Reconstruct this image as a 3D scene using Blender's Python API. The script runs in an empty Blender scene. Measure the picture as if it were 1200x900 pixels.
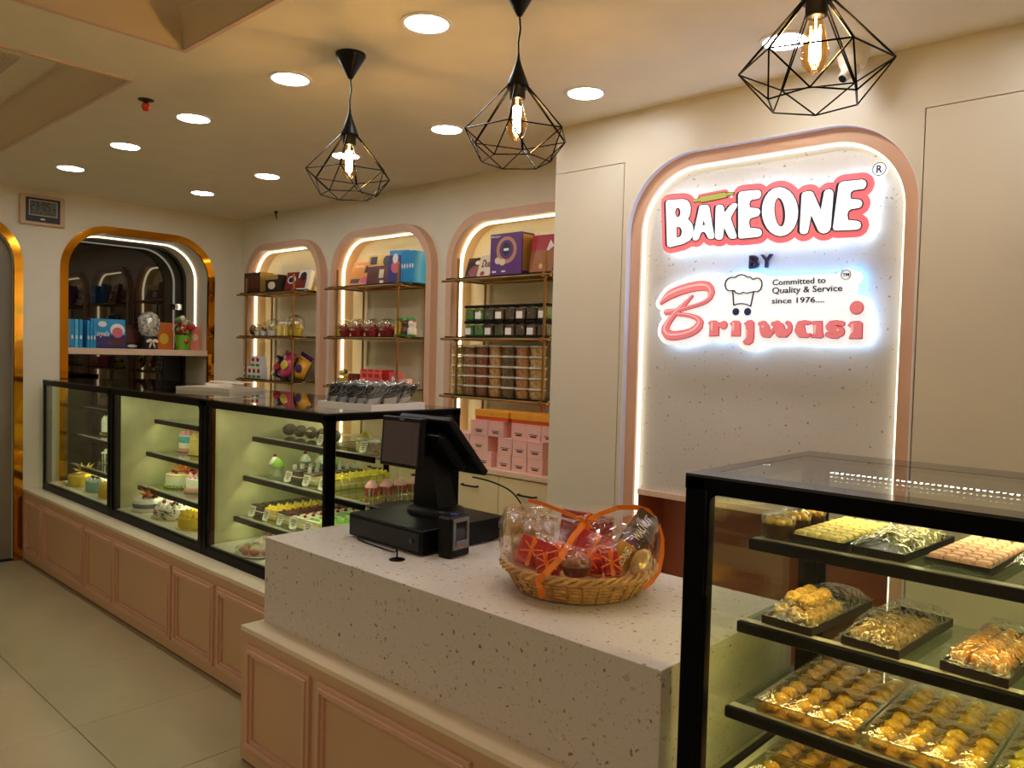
import bpy, bmesh, math, random
from math import pi, sin, cos, radians as R
from mathutils import Vector, Matrix
from mathutils.geometry import tessellate_polygon
random.seed(7)
SC = bpy.context.scene
COL = SC.collection

# ---------------------------------------------------------------- camera, world, exposure
cam_d = bpy.data.cameras.new('camera')
cam = bpy.data.objects.new('camera', cam_d); COL.objects.link(cam); SC.camera = cam
def cam_axes(yaw, pitch, roll):
    y, p, r = R(yaw), R(pitch), R(roll)
    f0 = Vector((-sin(y), cos(y), 0)); r0 = Vector((cos(y), sin(y), 0)); up = Vector((0, 0, 1))
    f = cos(p)*f0 - sin(p)*up; u1 = cos(p)*up + sin(p)*f0
    return cos(r)*r0 - sin(r)*u1, cos(r)*u1 + sin(r)*r0, f
_r, _u, _f = cam_axes(42.9358, 2.111, -1.4598)
_m = Matrix((_r, _u, -_f)).transposed().to_4x4(); _m.translation = (0, 0, 1.58)
cam.matrix_world = _m
cam_d.sensor_width = 36; cam_d.lens = 923.841/1200*36; cam_d.clip_start = .02
W = bpy.data.worlds.new('world'); SC.world = W; W.use_nodes = True
W.node_tree.nodes['Background'].inputs[0].default_value = (.9, .8, .65, 1)
W.node_tree.nodes['Background'].inputs[1].default_value = .05
SC.view_settings.view_transform = 'Standard'; SC.view_settings.look = 'None'
SC.view_settings.gamma = 1; SC.view_settings.use_curve_mapping = False
SC.view_settings.exposure = 0.35
SC.cycles.transparent_max_bounces = 40; SC.cycles.max_bounces = 14; SC.cycles.diffuse_bounces = 10
SC.cycles.sample_clamp_indirect = 10; SC.cycles.caustics_reflective = False; SC.cycles.caustics_refractive = False
L_DOWN, L_NICHE, L_SIGN, L_CASE, L_BULB = 44., 4.2, 11., 17., 26.

# ---------------------------------------------------------------- materials
def lin(c):
    return tuple(((v/255)/12.92 if v/255 <= .04045 else ((v/255+.055)/1.055)**2.4) for v in c) + (1,)
MATS = {}
def P(name, rgb, rough=.5, metal=0., emit=None, es=0., spec=.5, trans=0., bump=0., bscale=60., var=0., vscale=6., sub=0., coat=0.):
    if name in MATS: return MATS[name]
    m = bpy.data.materials.new(name); m.use_nodes = True; nt = m.node_tree; b = nt.nodes['Principled BSDF']
    c = lin(rgb); b.inputs['Base Color'].default_value = c
    b.inputs['Roughness'].default_value = rough; b.inputs['Metallic'].default_value = metal
    b.inputs['Specular IOR Level'].default_value = spec; b.inputs['Transmission Weight'].default_value = trans
    b.inputs['Coat Weight'].default_value = coat
    if emit: b.inputs['Emission Color'].default_value = lin(emit); b.inputs['Emission Strength'].default_value = es
    if var or bump:
        tc = nt.nodes.new('ShaderNodeTexCoord'); n = nt.nodes.new('ShaderNodeTexNoise')
        nt.links.new(tc.outputs['Object'], n.inputs['Vector']); n.inputs['Scale'].default_value = vscale if var else bscale
        n.inputs['Detail'].default_value = 4
        if var:
            r = nt.nodes.new('ShaderNodeValToRGB'); nt.links.new(n.outputs['Fac'], r.inputs['Fac'])
            r.color_ramp.elements[0].position = .35; r.color_ramp.elements[1].position = .65
            r.color_ramp.elements[0].color = tuple(max(0, v*(1-var)) for v in c[:3]) + (1,)
            r.color_ramp.elements[1].color = tuple(min(1, v*(1+var)) for v in c[:3]) + (1,)
            nt.links.new(r.outputs['Color'], b.inputs['Base Color'])
        if bump:
            n2 = nt.nodes.new('ShaderNodeTexNoise'); nt.links.new(tc.outputs['Object'], n2.inputs['Vector'])
            n2.inputs['Scale'].default_value = bscale; bp = nt.nodes.new('ShaderNodeBump')
            bp.inputs['Strength'].default_value = bump; bp.inputs['Distance'].default_value = .01
            nt.links.new(n2.outputs['Fac'], bp.inputs['Height']); nt.links.new(bp.outputs['Normal'], b.inputs['Normal'])
    MATS[name] = m; return m
def EM(name, rgb, s):
    if name in MATS: return MATS[name]
    m = bpy.data.materials.new(name); m.use_nodes = True; nt = m.node_tree
    nt.nodes.remove(nt.nodes['Principled BSDF']); e = nt.nodes.new('ShaderNodeEmission')
    e.inputs[0].default_value = lin(rgb); e.inputs[1].default_value = s
    nt.links.new(e.outputs[0], nt.nodes['Material Output'].inputs['Surface']); MATS[name] = m; return m
def GLASS(name, tint=(255, 255, 255), rough=.0, base=.04, power=4., gloss=(1, 1, 1), top=.9, wrinkle=0., wscale=8.):
    """thin clear sheet: straight-through transparency plus an angle dependent mirror part"""
    if name in MATS: return MATS[name]
    m = bpy.data.materials.new(name); m.use_nodes = True; nt = m.node_tree
    nt.nodes.remove(nt.nodes['Principled BSDF'])
    t = nt.nodes.new('ShaderNodeBsdfTransparent'); t.inputs[0].default_value = lin(tint)
    g = nt.nodes.new('ShaderNodeBsdfGlossy'); g.inputs['Roughness'].default_value = rough
    g.inputs['Color'].default_value = gloss + (1,)
    lw = nt.nodes.new('ShaderNodeLayerWeight'); lw.inputs['Blend'].default_value = .5
    pw = nt.nodes.new('ShaderNodeMath'); pw.operation = 'POWER'; pw.inputs[1].default_value = power
    mr = nt.nodes.new('ShaderNodeMapRange'); mr.inputs['To Min'].default_value = base; mr.inputs['To Max'].default_value = top
    mx = nt.nodes.new('ShaderNodeMixShader')
    nt.links.new(lw.outputs['Facing'], pw.inputs[0]); nt.links.new(pw.outputs[0], mr.inputs['Value'])
    nt.links.new(mr.outputs[0], mx.inputs[0]); nt.links.new(t.outputs[0], mx.inputs[1]); nt.links.new(g.outputs[0], mx.inputs[2])
    if wrinkle:
        tc = nt.nodes.new('ShaderNodeTexCoord'); n = nt.nodes.new('ShaderNodeTexNoise'); bp = nt.nodes.new('ShaderNodeBump')
        nt.links.new(tc.outputs['Object'], n.inputs['Vector']); n.inputs['Scale'].default_value = wscale; n.inputs['Distortion'].default_value = 1.5
        bp.inputs['Strength'].default_value = wrinkle; bp.inputs['Distance'].default_value = .02
        nt.links.new(n.outputs['Fac'], bp.inputs['Height']); nt.links.new(bp.outputs['Normal'], g.inputs['Normal'])
        nt.links.new(bp.outputs['Normal'], lw.inputs['Normal'])
    nt.links.new(mx.outputs[0], nt.nodes['Material Output'].inputs['Surface']); MATS[name] = m; return m
def TERRAZZO(name, base, chips, scale, thr, rough=.35, scale2=None):
    """ground stone: sparse angular chips of random tone in a pale binder"""
    m = bpy.data.materials.new(name); m.use_nodes = True; nt = m.node_tree; b = nt.nodes['Principled BSDF']
    tc = nt.nodes.new('ShaderNodeTexCoord'); prev = None
    b.inputs['Roughness'].default_value = rough
    col = lin(base)
    for i, (sc, th) in enumerate(((scale, thr), (scale2 or scale*2.3, thr*.9))):
        v = nt.nodes.new('ShaderNodeTexVoronoi'); v.inputs['Scale'].default_value = sc; v.inputs['Randomness'].default_value = 1
        ns = nt.nodes.new('ShaderNodeTexNoise'); ns.inputs['Scale'].default_value = sc*1.2
        ad = nt.nodes.new('ShaderNodeMixRGB'); ad.blend_type = 'ADD'; ad.inputs[0].default_value = .03
        nt.links.new(tc.outputs['Object'], ns.inputs['Vector']); nt.links.new(tc.outputs['Object'], ad.inputs[1]); nt.links.new(ns.outputs['Color'], ad.inputs[2])
        nt.links.new(ad.outputs[0], v.inputs['Vector'])
        sep = nt.nodes.new('ShaderNodeSeparateColor'); nt.links.new(v.outputs['Color'], sep.inputs[0])
        ml = nt.nodes.new('ShaderNodeMath'); ml.operation = 'MULTIPLY'; ml.inputs[1].default_value = th
        nt.links.new(sep.outputs[0], ml.inputs[0])
        lt = nt.nodes.new('ShaderNodeMath'); lt.operation = 'LESS_THAN'
        nt.links.new(v.outputs['Distance'], lt.inputs[0]); nt.links.new(ml.outputs[0], lt.inputs[1])
        rp = nt.nodes.new('ShaderNodeValToRGB'); rp.color_ramp.interpolation = 'CONSTANT'
        el = rp.color_ramp.elements
        while len(el) < len(chips): el.new(.5)
        for k, cc in enumerate(chips): el[k].position = k/len(chips); el[k].color = lin(cc)
        nt.links.new(sep.outputs[1], rp.inputs[0])
        mx = nt.nodes.new('ShaderNodeMixRGB'); nt.links.new(lt.outputs[0], mx.inputs[0])
        if prev is None: mx.inputs[1].default_value = col
        else: nt.links.new(prev.outputs[0], mx.inputs[1])
        nt.links.new(rp.outputs[0], mx.inputs[2]); prev = mx
    nt.links.new(prev.outputs[0], b.inputs['Base Color']); MATS[name] = m; return m

wall_m = P('cream_wall_paint', (228, 220, 196), .55, var=.02)
cream_m = P('cream_laminate', (216, 208, 188), .4)
ceil_m = P('ceiling_paint', (240, 230, 206), .7, var=.02)
coffer_m = P('coffer_paint', (220, 202, 172), .7)
trimpink_m = P('pale_pink_trim', (222, 190, 168), .45)
pink_m = P('dusty_pink_paint', (214, 172, 142), .45)
panel_m = P('dusty_pink_panel', (204, 168, 128), .5)
ledge_m = P('cream_ledge', (232, 216, 184), .35)
tile_m = P('floor_tile', (178, 165, 128), .25, var=.03, vscale=3., spec=.4)
grout_m = P('grout', (140, 124, 96), .8)
gold_m = P('gold_mirror', (236, 160, 40), .08, 1.)
brass_m = P('brushed_brass', (160, 116, 62), .35, .85)
black_m = P('black_metal', (4, 4, 5), .3, spec=.08)
blackg_m = P('black_gloss', (12, 12, 13), .1, coat=.3)
blackp_m = P('black_plastic', (8, 8, 9), .4, spec=.25)
dark_m = P('dark_gap', (40, 34, 28), .8)
white_m = P('white_plastic', (240, 238, 232), .4)
chrome_m = P('chrome', (200, 200, 200), .15, 1.)
darkglass_m = P('dark_mirror_glass', (9, 5, 4), .02, spec=.6, coat=.4)
brown_m = P('brown_laminate', (150, 78, 46), .45)
glass_m = GLASS('clear_glass', (247, 250, 244), base=.02, power=4.5)
topglass_m = GLASS('top_glass', (235, 240, 235), base=.06, power=3.2)
shelfglass_m = GLASS('shelf_glass', (225, 240, 225), base=.08, power=3.)
endpanel_m = P('end_panel_lit_tint', (222, 218, 168), .14, spec=.6, var=.16, vscale=4.)  # yellow-green case light put into the panel colour, mottled like blurred reflections
wrap_m = GLASS('clear_film', (252, 252, 250), rough=.05, base=.06, power=2.4, wrinkle=.9, wscale=22.)
cello_m = GLASS('cellophane', (255, 246, 240), rough=.05, base=.03, power=3., wrinkle=.7, wscale=9.)
clearbox_m = GLASS('clear_plastic', (250, 250, 240), rough=.04, base=.1, power=2.2, wrinkle=.25, wscale=40.)
rim_m = GLASS('clear_rim', (255, 252, 236), rough=.12, base=.4, power=1.5)
terra_m = TERRAZZO('terrazzo_counter', (213, 206, 196), [(160, 136, 106), (180, 164, 140), (140, 118, 92), (192, 178, 158)], 44, .30)
terrap_m = TERRAZZO('terrazzo_panel', (206, 202, 194), [(170, 164, 152), (188, 182, 170), (146, 140, 130), (196, 190, 180)], 46, .22)
terran_m = TERRAZZO('terrazzo_niche', (226, 214, 180), [(190, 174, 136), (206, 192, 156), (176, 158, 120), (212, 198, 160)], 46, .22)
led_m = EM('led_strip_warm', (255, 236, 190), L_NICHE)
leds_m = EM('led_strip_sign', (255, 244, 214), L_NICHE*.5)
ledw_m = EM('led_window', (255, 244, 215), L_NICHE*.6)
ledc_m = EM('led_case', (248, 246, 206), L_CASE)
ledr_m = EM('led_case_sweets', (255, 228, 150), L_CASE*2.4)
halo_m = EM('sign_halo', (84, 164, 255), L_SIGN)
down_m = EM('downlight_disc', (250, 249, 252), L_DOWN)

# ---------------------------------------------------------------- mesh helpers
class MB:
    def __init__(s): s.v = []; s.f = []; s.sm = []
    def add(s, vs, fs, smooth=False):
        o = len(s.v); s.v += [tuple(v) for v in vs]; s.f += [tuple(i+o for i in f) for f in fs]; s.sm += [smooth]*len(fs); return s
    def box(s, x0, x1, y0, y1, z0, z1):
        return s.add([(x0, y0, z0), (x1, y0, z0), (x1, y1, z0), (x0, y1, z0), (x0, y0, z1), (x1, y0, z1), (x1, y1, z1), (x0, y1, z1)],
                     [(3, 2, 1, 0), (4, 5, 6, 7), (0, 1, 5, 4), (1, 2, 6, 5), (2, 3, 7, 6), (3, 0, 4, 7)])
    def cbox(s, x0, x1, y0, y1, z0, z1, b):
        """box with chamfered edges"""
        lo, hi = (x0, y0, z0), (x1, y1, z1); vs = []; idx = {}
        for k in range(8):
            sx, sy, sz = k & 1, k >> 1 & 1, k >> 2 & 1; c = [hi[i] if (sx, sy, sz)[i] else lo[i] for i in range(3)]
            for a in range(3):
                p = [c[i] + (0 if i == a else (-b if (sx, sy, sz)[i] else b)) for i in range(3)]; idx[(k, a)] = len(vs); vs.append(p)
        fs = []
        for a in range(3):
            u, w = [(1, 2), (2, 0), (0, 1)][a]
            for sd in (0, 1):
                q = [(0, 0), (1, 0), (1, 1), (0, 1)]; ks = [(sd << a) | (i << u) | (j << w) for i, j in q]
                f = [idx[(k, a)] for k in ks]; fs.append(f if sd else f[::-1])
        for a in range(3):       # chamfers along axis a
            u, w = [(1, 2), (2, 0), (0, 1)][a]
            for i in (0, 1):
                for j in (0, 1):
                    k0 = (i << u) | (j << w); k1 = k0 | (1 << a)
                    f = [idx[(k0, u)], idx[(k1, u)], idx[(k1, w)], idx[(k0, w)]]
                    fs.append(f if (i ^ j) else f[::-1])
        for k in range(8):
            f = [idx[(k, 0)], idx[(k, 1)], idx[(k, 2)]]
            fs.append(f if bin(k).count('1') % 2 else f[::-1])
        return s.add(vs, fs)
    def cyl(s, p0, p1, r0, r1=None, n=12, cap=True, smooth=True):
        r1 = r0 if r1 is None else r1; p0, p1 = Vector(p0), Vector(p1); d = (p1-p0).normalized()
        a = d.orthogonal().normalized(); b = d.cross(a); vs = []
        for p, r in ((p0, r0), (p1, r1)):
            vs += [p + r*(cos(2*pi*i/n)*a + sin(2*pi*i/n)*b) for i in range(n)]
        s.add(vs, [(i, (i+1) % n, n+(i+1) % n, n+i) for i in range(n)], smooth)
        if cap: s.add(vs, [tuple(range(n))[::-1], tuple(range(n, 2*n))])
        return s
    def tube(s, pts, r, n=6, closed=False, smooth=True):
        pts = [Vector(p) for p in pts]; N = len(pts); rs = r if isinstance(r, (list, tuple)) else [r]*N; vs = []; up = None
        for i, p in enumerate(pts):
            a = pts[(i-1) % N] if (closed or i) else p; b = pts[(i+1) % N] if (closed or i < N-1) else p
            d = (b-a); d = d.normalized() if d.length > 1e-9 else Vector((0, 0, 1))
            if up is None: up = d.orthogonal().normalized()
            up = (up - d*up.dot(d)); up = up.normalized() if up.length > 1e-6 else d.orthogonal().normalized()
            w = d.cross(up)
            vs += [p + rs[i]*(cos(2*pi*k/n)*up + sin(2*pi*k/n)*w) for k in range(n)]
        fs = []
        for i in range(N if closed else N-1):
            j = (i+1) % N
            fs += [(i*n+k, i*n+(k+1) % n, j*n+(k+1) % n, j*n+k) for k in range(n)]
        s.add(vs, fs, smooth)
        if not closed: s.add(vs, [tuple(range(n))[::-1], tuple(range((N-1)*n, N*n))])
        return s
    def lathe(s, prof, n=20, c=(0, 0, 0), smooth=True, sx=1, sy=1, cap=True):
        vs = []; 
        for r, z in prof: vs += [(c[0]+sx*r*cos(2*pi*k/n), c[1]+sy*r*sin(2*pi*k/n), c[2]+z) for k in range(n)]
        m = len(prof)
        s.add(vs, [(i*n+k, i*n+(k+1) % n, (i+1)*n+(k+1) % n, (i+1)*n+k) for i in range(m-1) for k in range(n)], smooth)
        if cap: s.add(vs, [tuple(range(n))[::-1], tuple(range((m-1)*n, m*n))])
        return s
    def ell(s, c, r, n=10, m=7):
        prof = [(max(1e-4, sin(pi*i/m)), -cos(pi*i/m)) for i in range(m+1)]; vs = []
        for a, z in prof: vs += [(c[0]+r[0]*a*cos(2*pi*k/n), c[1]+r[1]*a*sin(2*pi*k/n), c[2]+r[2]*z) for k in range(n)]
        return s.add(vs, [(i*n+k, i*n+(k+1) % n, (i+1)*n+(k+1) % n, (i+1)*n+k) for i in range(m) for k in range(n)], True)
    def prism(s, loops, fn, h0, h1):
        """loops: outer outline then holes, (u, w) points; fn(u, w, h) -> xyz"""
        flat = [p for l in loops for p in l]; tri = tessellate_polygon([[Vector((p[0], p[1], 0)) for p in l] for l in loops]); n = len(flat)
        vs = [fn(u, w, h0) for u, w in flat] + [fn(u, w, h1) for u, w in flat]
        fs = [tuple(t) for t in tri] + [tuple(i+n for i in t[::-1]) for t in tri]; o = 0
        for l in loops:
            k = len(l); fs += [(o+i, o+(i+1) % k, n+o+(i+1) % k, n+o+i) for i in range(k)]; o += k
        return s.add(vs, fs)
    def xf(s, M, start=0):
        for i in range(start, len(s.v)): s.v[i] = tuple(M @ Vector(s.v[i]))
        return s
    def mesh(s, name, mat):
        me = bpy.data.meshes.new(name); me.from_pydata(s.v, [], s.f)
        for p, q in zip(me.polygons, s.sm): p.use_smooth = q
        bm = bmesh.new(); bm.from_mesh(me); bmesh.ops.recalc_face_normals(bm, faces=bm.faces); bm.to_mesh(me); bm.free()
        me.materials.append(mat); return me
    def obj(s, name, mat, parent=None, loc=None, rot=None, **kw):
        return O(name, s.mesh(name, mat), parent, loc, rot, **kw)
def O(name, me, parent=None, loc=None, rot=None, label=None, cat=None, group=None, kind=None):
    o = bpy.data.objects.new(name, me); COL.objects.link(o)
    if parent: o.parent = parent
    if loc: o.location = loc
    if rot: o.rotation_euler = rot
    if label: o['label'] = label
    if cat: o['category'] = cat
    if group: o['group'] = group
    if kind: o['kind'] = kind
    return o
def thing(name, label, cat, loc=(0, 0, 0), rot=(0, 0, 0), group=None):
    return O(name, None, None, loc, rot, label, cat, group)
def copy_tree(o, parent=None):
    c = o.copy(); COL.objects.link(c); c.parent = parent
    for ch in list(o.children): copy_tree(ch, c)
    return c
def dup(o, loc, rot=None, label=None, group=None):
    c = copy_tree(o); c.location = loc
    if rot is not None: c.rotation_euler = rot
    if label: c['label'] = label
    if group: c['group'] = group
    return c
def BX(name, mat, dims, parent=None, **kw):
    return MB().box(*dims).obj(name, mat, parent, **kw)
fxz = lambda u, w, h: (u, h, w)      # outline in X,Z extruded along Y
fyz = lambda u, w, h: (h, u, w)      # outline in Y,Z extruded along X
fxy = lambda u, w, h: (u, w, h)
def rect(u0, u1, w0, w1): return [(u0, w0), (u1, w0), (u1, w1), (u0, w1)]
def arch(u0, u1, w0, w1, r, n=10):
    """opening with a flat foot and two rounded upper corners, starting lower left"""
    p = [(u0, w0)] + [(u0+r-r*cos(a), w1-r+r*sin(a)) for a in [pi/2*i/n for i in range(n+1)]]
    p += [(u1-r+r*sin(a), w1-r+r*cos(a)) for a in [pi/2*i/n for i in range(n+1)]] + [(u1, w0)]
    return p
def rrect(u0, u1, w0, w1, r, n=6):
    p = []
    for cu, cw_, a0 in ((u0+r, w0+r, pi), (u1-r, w0+r, 1.5*pi), (u1-r, w1-r, 0), (u0+r, w1-r, .5*pi)):
        p += [(cu+r*cos(a0+pi/2*i/n), cw_+r*sin(a0+pi/2*i/n)) for i in range(n+1)]
    return p
def ring(a, b): return a + b[::-1]    # open band between two arches
_fonts = {}
def TEXT(name, body, mat, fn, u0, u1, w0, w1, h0, h1, parent=None, bold=0., shear=0., **kw):
    """lettering fitted into the box u0..u1, w0..w1 and extruded between h0 and h1"""
    cu = bpy.data.curves.new(name, 'FONT'); cu.body = body; cu.size = 1; cu.offset = bold; cu.shear = shear; cu.resolution_u = 3
    cu.extrude = .5; ob = bpy.data.objects.new(name, cu); COL.objects.link(ob)
    dg = bpy.context.evaluated_depsgraph_get(); dg.update(); me = bpy.data.meshes.new_from_object(ob.evaluated_get(dg))
    bpy.data.objects.remove(ob); bpy.data.curves.remove(cu)
    xs = [v.co.x for v in me.vertices]; ys = [v.co.y for v in me.vertices]
    ax, bx, ay, by = min(xs), max(xs), min(ys), max(ys)
    for v in me.vertices:
        u = u0+(v.co.x-ax)/(bx-ax)*(u1-u0); w = w0+(v.co.y-ay)/(by-ay)*(w1-w0); h = h0 if v.co.z < 0 else h1
        v.co = fn(u, w, h)
    me.materials.clear(); me.materials.append(mat); me.name = name
    return O(name, me, parent, **kw)

# ---------------------------------------------------------------- dimensions (metres)
ZC = 2.693                                   # ceiling
XL, YB, YS, XS = -6.457, 3.44, 2.995, -2.527  # left wall, back wall, sign wall, its left corner
XR, YF = 1.7, -2.4                           # right wall, wall behind the viewer
ST = dict(kind='structure')

# floor: slab with single tiles
fl = BX('floor', grout_m, (XL-.3, XR, YF, 3.75, -.12, -.008), **ST)
tp = .61; tile_me = MB().cbox(.0015, tp-.0015, .0015, tp-.0015, -.008, 0, .0012).mesh('tile', tile_m)
for i in range(-5, 9):
    for j in range(-6, 3):
        x, y = -3.47+i*tp, 1.135+j*tp
        if x+tp > XR: continue
        O('tile', tile_me, fl, (x, y, 0))
# ceiling with two recessed coves
c1 = (-6.1, -3.48, -.75, 1.33); c2 = (-2.96, -.1, -.75, 1.33)
ce = MB().prism([rect(XL-.3, XR, YF, 3.75), rect(*c1), rect(*c2)], fxy, ZC, ZC+.05).obj('ceiling', ceil_m, **ST)
for c in (c1, c2):
    m = MB(); pr = [(.002, ZC-.004), (.002, ZC+.05)] + [(.002+.10*(1-cos(a)), ZC+.05+.10*sin(a)) for a in [pi/2*i/8 for i in range(1, 9)]]
    m.v = []; vs = []; n = len(pr)
    for t, z in pr: vs += [(c[0]+t, c[2]+t, z), (c[1]-t, c[2]+t, z), (c[1]-t, c[3]-t, z), (c[0]+t, c[3]-t, z)]
    for k in range(4):
        m.add([vs[i*4+q] for i in range(n) for q in (k, (k+1) % 4)], [(2*i, 2*i+1, 2*i+3, 2*i+2) for i in range(n-1)], True)
    m.obj('cove_moulding', coffer_m, ce)
    t, z = pr[-1]
    q = t+.012; MB().prism([rect(c[0]+t-.006, c[1]-t+.006, c[2]+t-.006, c[3]-t+.006), rect(c[0]+q, c[1]-q, c[2]+q, c[3]-q)], fxy, z-.008, z+.001).obj('cove_inner_bead', coffer_m, ce)
    BX('cove_top', ceil_m, (c[0]+t-.01, c[1]-t+.01, c[2]+t-.01, c[3]-t+.01, z, z+.03), ce)
    e = MB(); w = .018
    e.prism([rect(c[0]-w, c[1]+w, c[2]-w, c[3]+w), rect(*c)], fxy, ZC-.008, ZC+.001); e.obj('cove_edge_bead', trimpink_m, ce)
# grille in the first cove
gr = thing('air_vent', 'pale slatted air vent in the ceiling recess', 'vent', (-4.41, .80, ZC+.15))
BX('vent_frame', P('vent_white', (205, 190, 165), .6), (-.28, .38, -.28, .28, -.012, 0), gr)
for k in range(6): BX('slat', MATS['vent_white'], (-.24, .34, -.22+k*.08, -.17+k*.08, -.02, -.012), gr)

# left wall with the arched doorway and the arched window recess
WIN = (2.053, 3.137, .30, 2.433, .29); DOOR = (.55, 1.701, 0., 2.433, .29)
wl = MB().prism([[(YF, 0), (DOOR[0], 0)] + arch(*DOOR)[1:-1] + [(DOOR[1], 0), (3.7, 0), (3.7, ZC), (YF, ZC)], arch(WIN[0]-.015, WIN[1]+.015, WIN[2]-.015, WIN[3]+.015, WIN[4]+.015)], fyz, XL, XL-.12).obj('wall_left', wall_m, **ST)
def gold_ring(a, name, parent, w=.056, foot=None):
    o = arch(a[0]-w, a[1]+w, a[2], a[3]+w, a[4]+w, 14); i = arch(*a, 14)
    MB().prism([ring(o, i)], fyz, XL+.006, XL-.02).obj(name, gold_m, parent)
d1 = O('door_1', None, kind='structure', label='grey door leaf inside a gold arched surround'); gold_ring(DOOR, 'gold_surround', d1)
BX('door_leaf', P('door_grey', (128, 118, 98), .35), (XL-.1, XL-.055, DOOR[0]-.05, DOOR[1]+.05, .012, 2.55), d1)
BX('door_gap_shade', P('gap_shade_black', (14, 13, 12), .8), (XL-.16, XL-.02, DOOR[0], DOOR[1], 0, .01), d1)  # black slab painted as the shade in the gap under the door
w1 = O('window_1', None, kind='structure', label='dark glass arched recess with gold surround'); gold_ring(WIN, 'gold_surround', w1)
XG = XL-.443
ao = arch(*WIN, 14); ai = [(u*1.0, w) for u, w in arch(WIN[0]-.02, WIN[1]+.02, WIN[2]-.02, WIN[3]+.02, WIN[4]+.02, 14)]
MB().prism([ai + ao[::-1]], fyz, XL-.005, XG-.02).obj('reveal', P('reveal_cream', (222, 210, 180), .4), w1)
BX('recess_floor', cream_m, (XG, XL-.005, WIN[0], WIN[1], WIN[2]-.02, WIN[2]), w1)
MB().prism([arch(WIN[0]-.01, WIN[1]+.01, WIN[2], WIN[3]+.01, WIN[4]+.01, 14)], fyz, XG, XG-.015).obj('dark_pane', darkglass_m, w1)
a1 = arch(WIN[0]+.001, WIN[1]-.001, 1.56, WIN[3]-.001, WIN[4], 14); a2 = arch(WIN[0]+.009, WIN[1]-.009, 1.56, WIN[3]-.009, WIN[4]-.008, 14)
MB().prism([ring(a1, a2)], fyz, XL-.222, XL-.240).obj('light_strip', ledw_m, w1)
a1 = arch(WIN[0], WIN[1], .32, WIN[3], WIN[4], 14); a2 = arch(WIN[0]+.02, WIN[1]-.02, .32, WIN[3]-.02, WIN[4]-.02, 14)
MB().prism([ring(a1, a2)], fyz, XG+.03, XG).obj('pane_frame', P('pane_frame_dark', (34, 28, 24), .4), w1)
MB().box(XG, XG+.05, 3.03, 3.09, 1.90, 1.95).cyl((XG+.05, 3.06, 1.925), (XG+.06, 3.06, 1.925), .018).obj('pane_clamp', chrome_m, w1)

# back wall with three niches
NX = [(-6.25, -5.20), (-4.97, -3.936), (-3.69, -2.655)]; NB, NT, NR = .95, 2.39, .26
wb = MB().prism([rect(XL-.12, XS+.05, 0, ZC)] + [arch(a-.009, b+.009, NB, NT+.009, NR+.009) for a, b in NX], fxz, YB, YB+.18).obj('wall_back', wall_m, **ST)
for a, b in NX:
    MB().prism([ring(arch(a-.052, b+.052, NB, NT+.052, NR+.052, 14), arch(a, b, NB, NT, NR, 14))], fxz, YB-.06, YB+.01).obj('niche_frame', pink_m, wb)
    MB().prism([ring(arch(a-.01, b+.01, NB, NT+.01, NR+.01, 14), arch(a, b, NB, NT, NR, 14))], fxz, YB+.0101, YB+.13).obj('niche_reveal', P('reveal_warm', (240, 206, 160), .5), wb)
    MB().prism([arch(a-.005, b+.005, NB, NT+.005, NR, 14)], fxz, YB+.115, YB+.14).obj('niche_panel', terran_m, wb)
    MB().prism([ring(arch(a+.001, b-.001, NB+.01, NT-.001, NR, 14), arch(a+.012, b-.012, NB+.01, NT-.012, NR-.01, 14))], fxz, YB+.012, YB+.026).obj('light_strip', led_m, wb)
BX('wall_end', wall_m, (XS, XS+.05, YS+.005, YB+.2, 0, ZC), **ST)

# sign wall: cladding boards with open joints over a dark carcass
SA = (-2.095, -.861, 0, 2.473, .33)
ws = MB().prism([rect(XS+.004, XR, 0, ZC), arch(SA[0]-.003, SA[1]+.003, 0.005, SA[3]+.003, SA[4])], fxz, YS+.018, YS+.06).obj('wall_sign', dark_m, **ST)
MB().prism([[(XS, 2.4725), (-2.117, 2.4725), (-2.117, 0)] + arch(*SA) + [(-.857, 0), (-.857, 2.4755), (XR, 2.4755), (XR, ZC), (XS, ZC)]], fxz, YS, YS+.018).obj('panel', cream_m, ws)
BX('panel', cream_m, (XS, -2.121, YS, YS+.018, 0, 2.469), ws)
BX('panel', cream_m, (-.853, .6, YS, YS+.018, 0, 2.472), ws)
BX('panel', cream_m, (.604, XR, YS, YS+.018, 0, 2.472), ws)
MB().prism([ring(arch(SA[0], SA[1], 0, SA[3], SA[4], 16), arch(SA[0]+.004, SA[1]-.004, 0, SA[3]-.004, SA[4]-.004, 16))], fxz, YS-.001, YS+.034).obj('edge_band', P('edge_white', (228, 226, 232), .25), ws)
IN = (SA[0]+.056, SA[1]-.056, 0, SA[3]-.056, SA[4]-.056)
MB().prism([ring(arch(SA[0]+.004, SA[1]-.004, 0, SA[3]-.004, SA[4]-.004, 16), arch(*IN, 16))], fxz, YS+.03, YS+.067).obj('niche_ring', pink_m, ws)
MB().prism([arch(IN[0]-.02, IN[1]+.02, .98, IN[3]+.02, IN[4], 16)], fxz, YS+.068, YS+.09).obj('niche_panel', terrap_m, ws)
MB().prism([ring(arch(IN[0]+.0005, IN[1]-.0005, .3, IN[3]-.0005, IN[4], 16), arch(IN[0]+.010, IN[1]-.010, .3, IN[3]-.010, IN[4]-.009, 16))], fxz, YS+.046, YS+.060).obj('light_strip', leds_m, ws)
BX('recess_lip', trimpink_m, (IN[0]-.02, IN[1]+.02, YS+.05, YS+.32, .955, .98), ws)
BX('recess_back', brown_m, (IN[0]-.02, IN[1]+.02, YS+.30, YS+.32, 0, .955), ws)
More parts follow.
